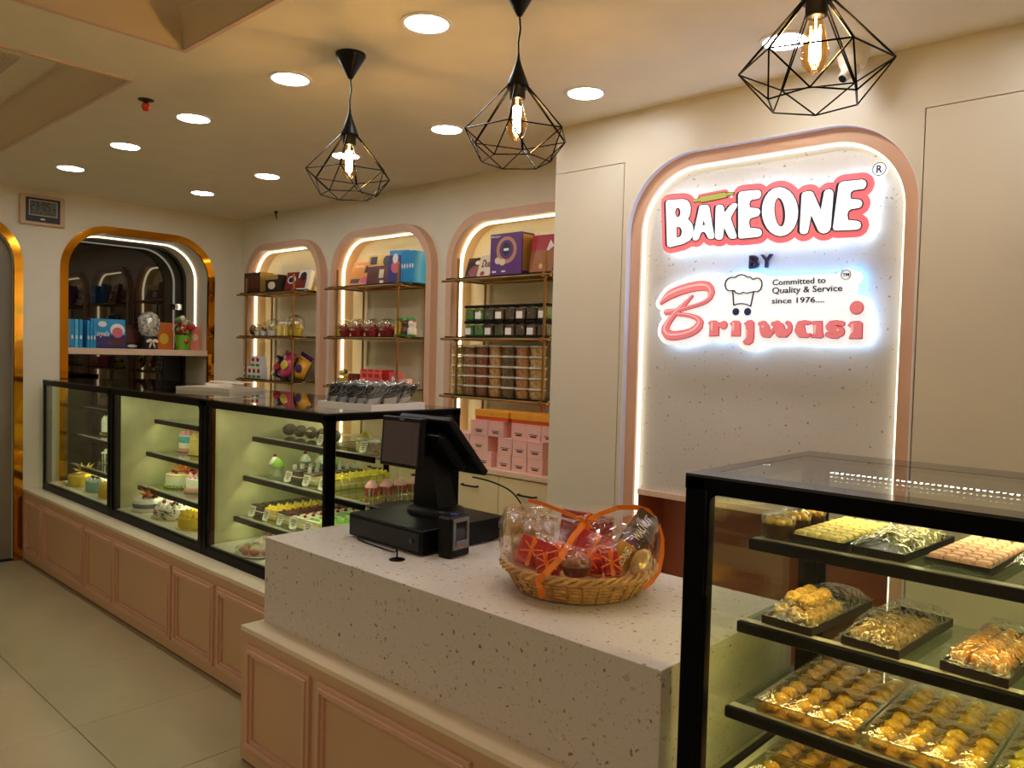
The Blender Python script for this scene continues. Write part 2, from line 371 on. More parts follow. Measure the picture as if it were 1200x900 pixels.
BX('recess_side', brown_m, (IN[0]-.03, IN[0]-.004, YS+.07, YS+.32, 0, .955), ws)
BX('recess_side', brown_m, (IN[1]+.004, IN[1]+.03, YS+.07, YS+.32, 0, .955), ws)
# remaining shell of the shop
BX('wall_right', wall_m, (XR, XR+.1, YF, 3.75, 0, ZC), **ST)
BX('wall_front', wall_m, (XL-.3, XR, YF-.1, YF, 0, ZC), **ST)

# ---------------------------------------------------------------- ceiling fittings
def downlight(x, y, label):
    t = thing('downlight', label, 'light', (x, y, ZC), group='round ceiling downlights')
    MB().prism([[(.088*cos(2*pi*k/28), .088*sin(2*pi*k/28)) for k in range(28)], [(.074*cos(2*pi*k/28), .074*sin(2*pi*k/28)) for k in range(28)]], fxy, -.006, 0).obj('trim_ring', white_m, t)
    MB().prism([[(.0735*cos(2*pi*k/28), .0735*sin(2*pi*k/28)) for k in range(28)]], fxy, -.004, -.001).obj('lit_disc', down_m, t)
ordn = ['first', 'second', 'third', 'fourth', 'fifth', 'sixth', 'seventh', 'eighth', 'ninth', 'tenth', 'eleventh', 'twelfth', 'thirteenth', 'fourteenth']
for k, x in enumerate((-5.505, -4.635, -3.80, -2.928, -2.075)):
    downlight(x, 1.762, f'round lit downlight over the display counters, {ordn[k]} from the clock wall')
for k, x in enumerate((-5.568, -4.67, -3.81, -2.957, -2.09, -1.22)):
    downlight(x, 2.655, f'round lit downlight near the niches, {ordn[k]} from the corner')
for k, x in enumerate((-.35, .75)):
    downlight(x, 2.655, f'round lit downlight outside the picture past the sign, {ordn[k]} one')
for k, (x, y) in enumerate(((-3.22, -.1), (-3.22, -1.6), (-5.6, -1.6), (-1.2, -1.6), (.9, -1.6), (.8, .2), (-4.4, -1.6), (-2.3, -1.6))):  # unseen lamps, added to brighten the floor, left wall and ceiling
    downlight(x, y, f'added unseen downlight behind the viewer, {ordn[k]} one')

def pendant(x, y, label, rz, dz=0.):
    t = thing('pendant_lamp', label, 'lamp', (x, y, ZC), (0, 0, rz), 'wire cage pendant lamps')
    MB().lathe([(.055, 0), (.056, -.008), (.050, -.018), (.012, -.085), (.008, -.092), (.002, -.094)], 24).obj('canopy', blackp_m, t)
    MB().tube([(0, 0, -.09), (.003, .002, -.13), (-.002, 0, -.17), (0, 0, -.215)], .0032, 6).obj('cord', blackp_m, t)
    MB().lathe([(.003, -.20), (.006, -.222), (.010, -.235), (.012, -.242), (.034, -.298), (.034, -.306), (.024, -.306), (.024, -.338), (.019, -.34)], 20).obj('socket', blackp_m, t)
    b = MB().lathe([(.013, -.335), (.014, -.345), (.020, -.37), (.030, -.41), (.031, -.425), (.026, -.445), (.012, -.462), (.003, -.466)], 20).obj('bulb', GLASS('amber_glass', (255, 226, 170), base=.05, power=3.), t)
    m = MB(); pts = []
    for k in range(13):
        a = 2*pi*k/12; pts.append((.011*cos(a), .011*sin(a), -.362 if k % 2 else -.435))
    m.tube(pts, .0016, 5); m.cyl((0, 0, -.34), (0, 0, -.44), .002, n=6); m.obj('filament', EM('filament', (255, 222, 168), L_BULB*10), b)
    g = MB(); q = .0021
    top = [Vector((.030*cos(pi/3*k), .030*sin(pi/3*k), -.300)) for k in range(6)]
    mid = [Vector((.165*cos(pi/3*k), .165*sin(pi/3*k), -.448)) for k in range(6)]
    low = [Vector((.105*cos(pi/3*k+pi/6), .105*sin(pi/3*k+pi/6), -.527)) for k in range(6)]
    for k in range(6):
        for s in (-1, 1):
            of = Vector((-sin(pi/3*k), cos(pi/3*k), 0))*.007*s
            g.cyl(top[k]+of*.5, mid[k]+of*.25, q, n=5)
        g.cyl(mid[k], mid[(k+1) % 6], q, n=5); g.cyl(low[k], low[(k+1) % 6], q, n=5)
        g.cyl(mid[k], low[k], q, n=5); g.cyl(mid[(k+1) % 6], low[k], q, n=5)
    g.obj('cage', black_m, t)
pendant(-2.511, 1.765, 'black wire cage pendant with black cone canopy fully in view', .25)
pendant(-1.650, 1.765, 'black wire cage pendant hanging at the corner of the sign wall', .1)
pendant(-.740, 1.765, 'black wire cage pendant above the lit shop sign', .33)

s = thing('fire_sprinkler', 'red bulb fire sprinkler on the ceiling', 'sprinkler', (-3.70, 1.495, ZC))
MB().lathe([(.034, 0), (.034, -.004), (.02, -.008), (.012, -.012)], 16).obj('escutcheon', P('sprinkler_dark', (70, 52, 44), .4, .6), s)
MB().cyl((-.012, 0, -.01), (-.008, 0, -.05), .003, n=6).cyl((.012, 0, -.01), (.008, 0, -.05), .003, n=6).obj('frame_arm', MATS['sprinkler_dark'], s)
MB().lathe([(.004, -.012), (.017, -.02), (.019, -.036), (.012, -.05), (.004, -.052)], 10).obj('bulb_guard', P('sprinkler_red', (225, 60, 30), .4), s)
s = thing('ceiling_hook', 'small dark hook under the ceiling over the first niche', 'hook', (-5.80, 3.38, ZC))
MB().lathe([(.016, 0), (.012, -.01), (.005, -.02), (.005, -.04)], 8).tube([(0, 0, -.04), (.012, 0, -.052), (.006, 0, -.066)], .004, 5).obj('hook', dark_m, s)
s = thing('dome_camera', 'small white security camera on the ceiling behind the pendant', 'camera', (-1.065, 2.87, ZC))
MB().lathe([(.056, 0), (.057, -.03), (.050, -.034), (.05, -.04), (.045, -.06), (.038, -.068)], 20).obj('housing', P('camera_cream', (226, 216, 196), .45), s)
MB().ell((-.004, -.01, -.075), (.032, .032, .034), 14, 9).cyl((-.012, -.02, -.09), (-.02, -.038, -.112), .02, .018, 14).obj('eyeball', MATS['camera_cream'], s)
MB().cyl((-.019, -.037, -.1115), (-.0205, -.040, -.115), .014, n=14).obj('lens', P('lens_dark', (20, 24, 34), .1), s)

# wall clock
ck = thing('wall_clock', 'beige digital wall clock showing 23:05', 'clock', (XL, 1.728, 2.43))
MB().cbox(0, .03, 0, .294, 0, .215, .006).obj('case', P('clock_beige', (206, 176, 140), .4), ck)
BX('face', P('clock_black', (18, 17, 16), .3), (.03, .033, .035, .259, .022, .193), ck)
BX('bezel_line', P('clock_line', (190, 180, 165), .4), (.033, .0338, .055, .241, .066, .178), ck)
BX('display', P('lcd_grey', (112, 112, 102), .25), (.0338, .0345, .060, .236, .071, .173), ck)
SEG = {'2': 'abged', '3': 'abgcd', '0': 'abcdef', '5': 'afgcd', '1': 'bc', '6': 'afgedc', '9': 'abcdfg'}
def digit(m, ch, y, z, w, h, t):
    q = {'a': (y, y+w, z+h-t, z+h), 'd': (y, y+w, z, z+t), 'g': (y, y+w, z+h/2-t/2, z+h/2+t/2), 'f': (y, y+t, z+h/2, z+h), 'e': (y, y+t, z, z+h/2), 'b': (y+w-t, y+w, z+h/2, z+h), 'c': (y+w-t, y+w, z, z+h/2)}
    for s_ in SEG[ch]: m.box(.0345, .0352, *q[s_])
m = MB()
for ch, y in (('2', .066), ('3', .096), ('0', .142), ('5', .172)): digit(m, ch, y, .105, .022, .058, .006)
m.box(.0345, .0352, .128, .134, .122, .128).box(.0345, .0352, .128, .134, .142, .148)
for ch, y in (('1', .204), ('9', .216)): digit(m, ch, y, .105, .009, .026, .003)
for k in range(9): digit(m, '0569132'[k % 7], .066+k*.0185, .076, .010, .020, .003)
m.obj('digits', P('lcd_digit', (12, 12, 12), .5), ck)
BX('maker_mark', white_m, (.033, .0336, .13, .158, .038, .048), ck)
# ---------------------------------------------------------------- panelled plinth of the cake counter
ZP = .522
def moulding(name, x0, x1, z0, z1, y, parent, mat=None):
    """stepped picture-frame moulding standing proud of a front that faces -Y"""
    m = MB()
    for w0, w1, h in ((0, .016, .012), (.016, .030, .020), (.030, .042, .010)):
        m.prism([rect(x0+w0, x1-w0, z0+w0, z1-w0), rect(x0+w1, x1-w1, z0+w1, z1-w1)], fxz, y-h, y+.001)
    return m.obj(name, mat or pink_m, parent)
pl = thing('counter_plinth', 'pink panelled plinth under the row of cake display cases', 'plinth', (0, 0, 0))
BX('body', panel_m, (XL+.002, -2.769, 1.763, 2.62, .012, ZP-.018), pl)
BX('ledge', ledge_m, (XL+.002, -2.769, 1.757, 2.62, ZP-.018, ZP), pl)
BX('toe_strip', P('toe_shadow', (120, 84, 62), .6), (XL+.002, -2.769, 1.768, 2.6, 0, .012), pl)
for a, b in ((-6.40, -6.00), (-5.965, -5.222), (-5.193, -4.742), (-4.73, -3.99), (-3.955, -3.525), (-3.488, -2.80)):
    moulding('panel_moulding', a, b, .07, .458, 1.763, pl)

# ---------------------------------------------------------------- display cases
def display_case(label, x0, x1, yf, yb, z0, zt, shelves, left='panel', right='panel', led=None, legs=False, base=None, post=.04, rpost=.04, body0=None):
    t = thing('display_case', label, 'display case', (x0, yf, 0), group='black framed glass display cases')
    w, d = x1-x0, yb-yf; p = post; led = led or ledc_m
    zb = z0
    if body0 is not None:
        BX('base_cabinet', P('case_base', (26, 25, 25), .35), (.01, w-.01, .02, d-.01, .02, z0-.03), t)
        BX('kick_plate', black_m, (.03, w-.03, .05, d-.05, 0, .02), t)
    # frame
    for xx, ww in ((0, p), (w-rpost, rpost)):
        MB().cbox(xx, xx+ww, 0, .05, zb+.001, zt-.008, .003).obj('post', black_m, t)
        MB().cbox(xx, xx+ww, d-.05, d, zb+.001, zt-.008, .003).obj('post', black_m, t)
    m = MB(); m.box(0, w, .001, .03, zb, zb+.045); m.box(0, w, d-.04, d-.001, zb, zb+.045); m.box(.001, .03, .03, d-.04, zb, zb+.045); m.box(w-.03, w-.001, .03, d-.04, zb, zb+.045)
    m.obj('bottom_frame', black_m, t)
    m = MB(); m.prism([rect(0, w, 0, d), rect(.045, w-.045, .075, d-.13)], fxy, zt-.034, zt-.006); m.obj('top_frame', black_m, t)
    m = MB(); m.prism([rect(0, w, 0, d), rect(.045, w-.045, .075, d-.13)], fxy, zt-.006, zt); m.obj('top_border', blackg_m, t)
    BX('top_glass', topglass_m, (.0455, w-.0455, .0755, d-.1305, zt-.0062, zt-.0004), t)
    BX('front_glass', glass_m, (p+.002, w-rpost-.002, .006, .012, zb+.045, zt-.034), t)
    MB().prism([rect(p+.001, w-rpost-.001, zb+.044, zt-.033), rrect(p+.010, w-rpost-.010, zb+.053, zt-.042, .022)], fxz, .0045, .0058).obj('glass_border', black_m, t)
    BX('deck', P('deck_white', (214, 212, 190), .3), (.03, w-.03, .03, d-.04, zb+.03, zb+.05), t)
    for side, xx in ((left, .008), (right, w-.018)):
        BX('side_glass' if side == 'glass' else 'side_panel', glass_m if side == 'glass' else endpanel_m, (xx, xx+.010, .051, d-.051, zb+.046, zt-.035), t)
    for k in range(2):          # sliding rear doors
        a = .05+(w-.10)*k*.49; b = a+(w-.10)*.51; yy = d-.024+.012*k
        dr = BX('rear_door', glass_m, (a+.02, b-.02, yy, yy+.005, zb+.07, zt-.06), t)
        mm = MB(); mm.prism([rect(a, b, zb+.046, zt-.036), rect(a+.02, b-.02, zb+.07, zt-.06)], fxz, yy-.003, yy+.008); mm.obj('door_frame', black_m, dr)
    BX('light_strip', led, (.06, w-.06, d-.115, d-.095, zt-.0352, zt-.0342), t)
    BX('light_strip', led, (.06, w-.06, .045, .060, zt-.0352, zt-.0342), t)
    for z, yo in shelves:
        sh = BX('shelf', shelfglass_m, (.024, w-.024, yo+.016, d-.07, z-.010, z-.002), t)
        MB().cbox(.022, w-.022, yo, yo+.016, z-.026, z+.002, .003).obj('shelf_rail', black_m, sh)
        BX('price_rail', P('rail_grey', (170, 166, 150), .25), (.026, w-.026, yo+.0165, yo+.040, z-.0015, z+.001), sh)
        for bx in (.024, w-.036):
            MB().prism([[(yo+.02, z-.011), (d-.05, z-.011), (d-.05, z-.05), (d-.09, z-.045)]], fyz, bx, bx+.012).obj('bracket', black_m, sh)
        BX('light_strip', led, (.05, w-.05, yo+.020, yo+.030, z-.0115, z-.0103), sh)
    return t
ZL = [(1.113, .258), (.909, .208), (.700, .158)]; YC, YCB, ZT = 1.857, 2.616, 1.318
case1 = display_case('black framed cake case against the clock wall', -6.358, -5.095, YC, YCB, ZP, ZT, ZL, left='glass')
case2 = display_case('black framed cake case in the middle of the row', -5.090, -3.868, YC, YCB, ZP, ZT, ZL)
case3 = display_case('black framed pastry case next to the cash counter', -3.863, -2.768, YC, YCB, ZP, ZT, ZL, right='glass', rpost=.018)
case4 = display_case('tall black framed sweets case at the end of the cash counter', -.9185, .42, 1.572, 2.262, .52, 1.324, [(1.134, .276), (.936, .228), (.737, .181)], left='glass', right='glass', led=ledr_m, body0=0., post=.05, rpost=.05)
def led_dots(x0, x1, y, z, n, parent):
    m = MB()
    for k in range(n):
        x = x0+(x1-x0)*k/(n-1); m.box(x-.003, x+.003, y-.003, y+.003, z, z+.002)
    m.obj('light_dots', EM('led_dot', (255, 255, 238), 30), parent, kind='stuff')
led_dots(.08, 1.28, .655, 1.272, 84, case4)

# ---------------------------------------------------------------- cash counter
co = thing('cash_counter', 'cash counter with white speckled stone top on a pink panelled base', 'counter', (0, 0, 0))
BX('base', panel_m, (-2.763, -.955, 1.491, 2.30, .012, .506), co)
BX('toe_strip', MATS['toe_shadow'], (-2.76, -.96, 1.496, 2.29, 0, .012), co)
BX('ledge', ledge_m, (-2.766, -.953, 1.488, 2.302, .506, .524), co)
MB().cbox(-2.743, -.9646, 1.572, 2.30, .524, .854, .0015).obj('stone_block', terra_m, co)
for a, b in ((-2.712, -2.285), (-2.243, -1.50), (-1.46, -1.0)):
    moulding('panel_moulding', a, b, .07, .468, 1.491, co)

# ---------------------------------------------------------------- back counter with drawers
wk = MB().cbox(XL+.002, XS-.002, 3.095, YB-.001, .92, .95, .002).obj('back_worktop', P('worktop_pink', (226, 190, 164), .4), label='pale pink worktop running below the shelf niches', cat='worktop')
dx = [XL+.004, -5.15, -3.84, -2.530]
for k in range(3):
    lab = ('cream drawer unit in the corner behind the cake cases', 'cream drawer unit behind the pastry case', 'cream drawer unit with dark handles below the pink boxes')[k]
    t = thing('drawer_unit', lab, 'cabinet', (dx[k], 3.11, 0), group='cream drawer units below the niches')
    w = dx[k+1]-dx[k]-.004
    BX('body', P('drawer_cream', (224, 200, 158), .45), (0, w, .012, .32, .08, .919), t); BX('toe_kick', dark_m, (.0, w, .05, .3, 0, .08), t)
    for q in range(3):
        a, b = w*q/3+.003, w*(q+1)/3-.003
        for (z0, z1) in ((.66, .912), (.37, .654), (.09, .364)):
            dr = BX('drawer', MATS['drawer_cream'], (a, b, -.006, .012, z0, z1), t)
            cx, hz = (a+b)/2, z1-.075; h = MB()
            h.tube([(cx-.06, -.006, hz), (cx-.058, -.028, hz), (cx-.03, -.033, hz), (cx+.03, -.033, hz), (cx+.058, -.028, hz), (cx+.06, -.006, hz)], .0055, 8)
            h.obj('handle', P('handle_dark', (40, 30, 24), .2, .8), dr)

# ---------------------------------------------------------------- brass racks standing in the niches
RZ = (2.024, 1.668, 1.316)
def rack(x0, x1, label):
    t = thing('shelf_rack', label, 'shelf', (0, 0, 0), group='brass shelf racks in the niches')
    y0, y1 = 3.30, 3.535
    for x in (x0, x1):
        for y in (y0, y1): MB().cyl((x, y, .951), (x, y, 2.16 if y == y0 else 2.024), .008, n=8).obj('upright', brass_m, t)
    for z in RZ:
        for y in (y0, y1):
            m = MB(); m.cyl((x0-(.13 if y == y0 else .0), y-.014 if y == y0 else y, z), (x1+(.05 if y == y0 else 0), y-.014 if y == y0 else y, z), .008, n=8); m.obj('rail', brass_m, t)
        for x in (x0, x1):
            MB().cyl((x, y0-.02, z), (x, y1+.008, z), .007, n=8).obj('side_rail', brass_m, t)
            MB().cyl((x, y0-.024, z), (x, y0+.01, z), .014, n=10).obj('joint_knob', brass_m, t)
        sh = BX('shelf_board', P('shelf_green_glass', (22, 40, 26), .12), (x0-.10, x1+.05, y0-.010, y1-.010, z+.0085, z+.0165), t)
    return t
rack(-6.111, -5.391, 'brass rack in the niche beside the corner')
rack(-4.814, -4.115, 'brass rack in the middle niche')
rack(-3.540, -2.840, 'brass rack in the niche next to the sign wall')
RT = .0166      # shelf surface above the rail height

# window shelf
MB().cbox(XG+.032, XL+.002, WIN[0]+.001, WIN[1]-.001, 1.503, 1.551, .002).obj('window_shelf', P('shelf_pink', (226, 196, 166), .4), label='pale pink shelf across the dark arched window', cat='shelf')

# ---------------------------------------------------------------- sign
SIGN_LETTERS = [[[(-1.8835, 2.2611), (-1.8778, 2.2691), (-1.8628, 2.2704), (-1.7986, 2.2657), (-1.78, 2.2593), (-1.7679, 2.247), (-1.761, 2.2285), (-1.7615, 2.2032), (-1.7667, 2.1889), (-1.7735, 2.179), (-1.7586, 2.1649), (-1.7484, 2.1492), (-1.744, 2.1214), (-1.7489, 2.1007), (-1.7604, 2.0868), (-1.7913, 2.0744), (-1.8551, 2.0654), (-1.8662, 2.0693), (-1.8706, 2.0783)], [(-1.8087, 2.2102), (-1.8102, 2.2001), (-1.8149, 2.1931), (-1.8217, 2.191), (-1.8287, 2.1944), (-1.8341, 2.2025), (-1.8363, 2.213), (-1.8349, 2.2232), (-1.8301, 2.2302), (-1.8233, 2.2322), (-1.8163, 2.2287), (-1.8109, 2.2206)], [(-1.8284, 2.148), (-1.8163, 2.1511), (-1.8027, 2.1414), (-1.7983, 2.1282), (-1.8015, 2.1114), (-1.8144, 2.1027), (-1.8259, 2.107)]], [[(-1.7182, 2.2272), (-1.7089, 2.2312), (-1.6879, 2.2297), (-1.6785, 2.227), (-1.6721, 2.2168), (-1.6458, 2.0963), (-1.6464, 2.0881), (-1.6545, 2.0846), (-1.6661, 2.0856), (-1.6742, 2.0912), (-1.6832, 2.1078), (-1.6905, 2.1159), (-1.6976, 2.1182), (-1.7059, 2.116), (-1.7112, 2.1059), (-1.7163, 2.0917), (-1.7245, 2.0848), (-1.735, 2.0844), (-1.7447, 2.0898), (-1.7452, 2.1025)], [(-1.6972, 2.1695), (-1.6884, 2.1457), (-1.7024, 2.1449)]], [[(-1.6425, 2.2116), (-1.6391, 2.2203), (-1.6279, 2.2236), (-1.6142, 2.2208), (-1.6062, 2.2118), (-1.603, 2.1861), (-1.5782, 2.2148), (-1.5673, 2.2205), (-1.5541, 2.2219), (-1.5464, 2.2154), (-1.549, 2.2048), (-1.5739, 2.1636), (-1.5446, 2.0899), (-1.5455, 2.0799), (-1.5551, 2.0774), (-1.5707, 2.0795), (-1.5799, 2.0876), (-1.6017, 2.1295), (-1.6046, 2.0888), (-1.6097, 2.0802), (-1.6223, 2.0783), (-1.6352, 2.0822), (-1.641, 2.0918)]], [[(-1.543, 2.2533), (-1.5382, 2.2628), (-1.5274, 2.266), (-1.4609, 2.2634), (-1.451, 2.2603), (-1.4457, 2.2529), (-1.4444, 2.2417), (-1.4499, 2.2313), (-1.4574, 2.2282), (-1.4849, 2.2274), (-1.492, 2.2214), (-1.4937, 2.2096), (-1.4901, 2.1964), (-1.458, 2.1906), (-1.4493, 2.185), (-1.446, 2.1747), (-1.4498, 2.1632), (-1.4567, 2.1584), (-1.4842, 2.1539), (-1.4904, 2.1474), (-1.4921, 2.1355), (-1.487, 2.1159), (-1.4463, 2.1082), (-1.4376, 2.1007), (-1.4351, 2.0898), (-1.4398, 2.08), (-1.4514, 2.0762), (-1.52, 2.0754), (-1.5296, 2.0762), (-1.5355, 2.0823)]], [[(-1.2911, 2.1625), (-1.2914, 2.1401), (-1.2957, 2.1192), (-1.304, 2.101), (-1.3157, 2.0865), (-1.3303, 2.0766), (-1.3468, 2.0719), (-1.3645, 2.0727), (-1.3822, 2.079), (-1.399, 2.0905), (-1.4137, 2.1067), (-1.4256, 2.1265), (-1.4338, 2.1487), (-1.4379, 2.1722), (-1.4376, 2.1953), (-1.4329, 2.2167), (-1.4242, 2.2352), (-1.4119, 2.2496), (-1.3968, 2.2591), (-1.3799, 2.2631), (-1.3622, 2.2616), (-1.3447, 2.2546), (-1.3283, 2.2427), (-1.3141, 2.2264), (-1.3028, 2.2069), (-1.295, 2.1852)], [(-1.3421, 2.165), (-1.3407, 2.1454), (-1.342, 2.1283), (-1.3461, 2.1155), (-1.3523, 2.1087), (-1.36, 2.1086), (-1.3682, 2.1154), (-1.3759, 2.1282), (-1.3823, 2.1456), (-1.3865, 2.1653), (-1.3879, 2.185), (-1.3865, 2.2023), (-1.3824, 2.2151), (-1.3761, 2.2218), (-1.3684, 2.2216), (-1.3602, 2.2147), (-1.3525, 2.2018), (-1.3462, 2.1845)]], [[(-1.2786, 2.2216), (-1.2745, 2.2298), (-1.2618, 2.2335), (-1.2463, 2.2329), (-1.2364, 2.2274), (-1.2303, 2.2159), (-1.2027, 2.1549), (-1.1925, 2.2221), (-1.1863, 2.2299), (-1.1736, 2.2313), (-1.1632, 2.2258), (-1.1585, 2.2151), (-1.1586, 2.1947), (-1.1628, 2.0891), (-1.1666, 2.0767), (-1.1769, 2.069), (-1.1897, 2.0676), (-1.2006, 2.0711), (-1.2097, 2.0804), (-1.2392, 2.1436), (-1.2471, 2.0881), (-1.2511, 2.0754), (-1.2642, 2.0709), (-1.2754, 2.074), (-1.2811, 2.0824)]], [[(-1.1401, 2.2369), (-1.1363, 2.2478), (-1.1253, 2.2531), (-1.0557, 2.2511), (-1.0455, 2.2464), (-1.0403, 2.2367), (-1.0414, 2.2257), (-1.0483, 2.2171), (-1.0847, 2.2162), (-1.0934, 2.2102), (-1.0962, 2.198), (-1.0924, 2.1855), (-1.0629, 2.1796), (-1.0546, 2.1737), (-1.0517, 2.1638), (-1.0557, 2.1531), (-1.0637, 2.1494), (-1.0921, 2.1479), (-1.1001, 2.142), (-1.1038, 2.1298), (-1.1, 2.1094), (-1.0679, 2.1029), (-1.0563, 2.0968), (-1.0526, 2.0853), (-1.0562, 2.0753), (-1.0666, 2.0708), (-1.1411, 2.074), (-1.1505, 2.0769), (-1.1542, 2.0862)]]]
PIN_BODY = [(-1.7187, 2.2657), (-1.6027, 2.2718), (-1.5938, 2.2504), (-1.7117, 2.2419)]
PIN_HANDLES = [[(-1.7443, 2.2532, 0.0064), (-1.7192, 2.2541, 0.0063)], [(-1.5956, 2.2616, 0.006), (-1.5689, 2.2621, 0.006)]]
SCRIPT_B = [[(-1.8938, 1.8246, 0.0057), (-1.8756, 1.8407, 0.0122), (-1.8536, 1.8574, 0.0177), (-1.8242, 1.8693, 0.0194), (-1.795, 1.8777, 0.0192), (-1.7565, 1.8861, 0.0191), (-1.7232, 1.8911, 0.0188), (-1.6949, 1.8921, 0.0186), (-1.6714, 1.889, 0.0176), (-1.6562, 1.878, 0.0145), (-1.6496, 1.8632, 0.0123), (-1.6557, 1.8426, 0.0097), (-1.6692, 1.8296, 0.0079), (-1.6875, 1.8205, 0.0071), (-1.7154, 1.8115, 0.0067), (-1.7438, 1.805, 0.0063), (-1.7918, 1.7932, 0.0069), (-1.831, 1.7875, 0.0083), (-1.8659, 1.783, 0.0103)], [(-1.7416, 1.8486, 0.004), (-1.757, 1.8351, 0.0064), (-1.7733, 1.8206, 0.0082), (-1.7922, 1.804, 0.0101), (-1.8112, 1.7872, 0.0111), (-1.8303, 1.7681, 0.0111), (-1.8446, 1.751, 0.0112), (-1.8589, 1.7316, 0.0131), (-1.8683, 1.7142, 0.016), (-1.8677, 1.6989, 0.0178), (-1.8546, 1.6859, 0.0197), (-1.8319, 1.6807, 0.0186), (-1.8023, 1.6825, 0.0175), (-1.7731, 1.6872, 0.0168), (-1.7444, 1.6949, 0.0163), (-1.7209, 1.7072, 0.0166), (-1.7049, 1.7219, 0.017), (-1.6984, 1.7366, 0.0133), (-1.7059, 1.7493, 0.0107), (-1.7229, 1.7593, 0.0086), (-1.7471, 1.7668, 0.0072), (-1.7763, 1.7711, 0.0064), (-1.8058, 1.7742, 0.0065)]]
SCRIPT_POLYS = [[(-1.6599, 1.7342), (-1.6473, 1.7424), (-1.6266, 1.743), (-1.6158, 1.7359), (-1.6127, 1.7255), (-1.6119, 1.682), (-1.6532, 1.6807), (-1.6513, 1.7258)], [(-1.5598, 1.7313), (-1.5455, 1.7413), (-1.5248, 1.7403), (-1.5152, 1.7309), (-1.5146, 1.681), (-1.5529, 1.6809), (-1.5505, 1.721)], [(-1.4983, 1.7336), (-1.4865, 1.7407), (-1.4672, 1.7425), (-1.4571, 1.7344), (-1.4559, 1.6723), (-1.4608, 1.6542), (-1.4763, 1.6456), (-1.4924, 1.6479), (-1.5006, 1.6579), (-1.4943, 1.664), (-1.488, 1.6681), (-1.4892, 1.7206)], [(-1.2286, 1.7345), (-1.209, 1.736), (-1.1829, 1.737), (-1.1804, 1.6961), (-1.1751, 1.6802), (-1.1869, 1.6741), (-1.2197, 1.6766), (-1.2117, 1.694), (-1.2137, 1.7222)], [(-1.0852, 1.7213), (-1.0754, 1.733), (-1.0469, 1.7356), (-1.0357, 1.7272), (-1.0351, 1.673), (-1.0791, 1.6728), (-1.0718, 1.6939), (-1.0734, 1.7128)]]
SCRIPT_STROKES = [[(-1.6192, 1.7276, 0.0061), (-1.6054, 1.7263, 0.0086), (-1.5896, 1.7253, 0.0155)], [(-1.4312, 1.7296, 0.0065), (-1.4167, 1.7258, 0.014), (-1.4113, 1.7122, 0.0195), (-1.4083, 1.6963, 0.0194), (-1.3936, 1.6859, 0.011), (-1.3798, 1.694, 0.0064), (-1.3732, 1.7075, 0.0055)], [(-1.3764, 1.7291, 0.0064), (-1.3599, 1.7254, 0.0146), (-1.35, 1.7119, 0.0201), (-1.3448, 1.6963, 0.02), (-1.3236, 1.6887, 0.0118), (-1.3094, 1.7007, 0.009), (-1.3055, 1.7162, 0.0072), (-1.3106, 1.7286, 0.0063), (-1.3199, 1.7331, 0.0054)], [(-1.2308, 1.7323, 0.0052), (-1.2529, 1.7312, 0.0089), (-1.265, 1.7225, 0.0159), (-1.268, 1.7072, 0.0186), (-1.2602, 1.6918, 0.0159), (-1.242, 1.6817, 0.007), (-1.2267, 1.6853, 0.0044)], [(-1.1054, 1.7269, 0.0075), (-1.1273, 1.7309, 0.0076), (-1.1482, 1.726, 0.0111), (-1.1542, 1.7162, 0.0127), (-1.1368, 1.7059, 0.0136), (-1.1154, 1.6973, 0.0176), (-1.1253, 1.682, 0.0093), (-1.1464, 1.6802, 0.0059), (-1.1603, 1.6875, 0.0077)], [(-1.0579, 1.7851, 0.0231)]]
HAT_LINES = [[(-1.5592, 1.8661), (-1.5748, 1.8667), (-1.585, 1.8753), (-1.5902, 1.8919), (-1.5863, 1.9081), (-1.5768, 1.9171), (-1.5636, 1.9214), (-1.548, 1.9198), (-1.5351, 1.9273), (-1.5199, 1.9302), (-1.5045, 1.9266), (-1.4912, 1.9179), (-1.4805, 1.9182), (-1.4673, 1.908), (-1.4547, 1.913), (-1.4419, 1.9116), (-1.4309, 1.8992), (-1.429, 1.8832), (-1.4339, 1.8675), (-1.4462, 1.858), (-1.4611, 1.8597), (-1.4802, 1.856), (-1.4952, 1.8537), (-1.5084, 1.8582), (-1.5169, 1.8537), (-1.5278, 1.8528), (-1.5412, 1.8573), (-1.5491, 1.867)], [(-1.5547, 1.8631), (-1.5481, 1.8066), (-1.5328, 1.8112), (-1.5131, 1.8127), (-1.4935, 1.8094), (-1.4738, 1.8008), (-1.4632, 1.8586)]]
HAT_DOTS = [(-1.5382, 1.78, 0.0157), (-1.4867, 1.779, 0.0158)]
PLATE = [(-1.6009, 1.9026), (-1.5818, 1.9305), (-1.5204, 1.9436), (-1.4513, 1.9339), (-1.4217, 1.9163), (-1.3791, 1.9151), (-1.12, 1.9143), (-1.1142, 1.9267), (-1.0937, 1.9306), (-1.0687, 1.9222), (-1.0606, 1.903), (-1.0673, 1.8866), (-1.0791, 1.8766), (-1.0789, 1.82), (-1.0697, 1.7443), (-1.1223, 1.7109), (-1.4378, 1.7123), (-1.4509, 1.7084), (-1.6277, 1.7131), (-1.6487, 1.7799), (-1.6327, 1.8419)]
pinkf_m = P('sign_pink', (246, 122, 134), .35, emit=(246, 112, 128), es=.25)
navy_m = P('sign_navy', (16, 18, 60), .4)
signw_m = P('sign_white', (250, 250, 250), .35, emit=(240, 248, 255), es=.5)
salmon_m = P('sign_salmon', (247, 142, 150), .3, emit=(247, 134, 144), es=.25)
lime_m = P('sign_lime', (206, 216, 110), .4)
def disc(c, r, n=14): return [(c[0]+r*cos(2*pi*k/n), c[1]+r*sin(2*pi*k/n)) for k in range(n)]
JT = [0., 0]
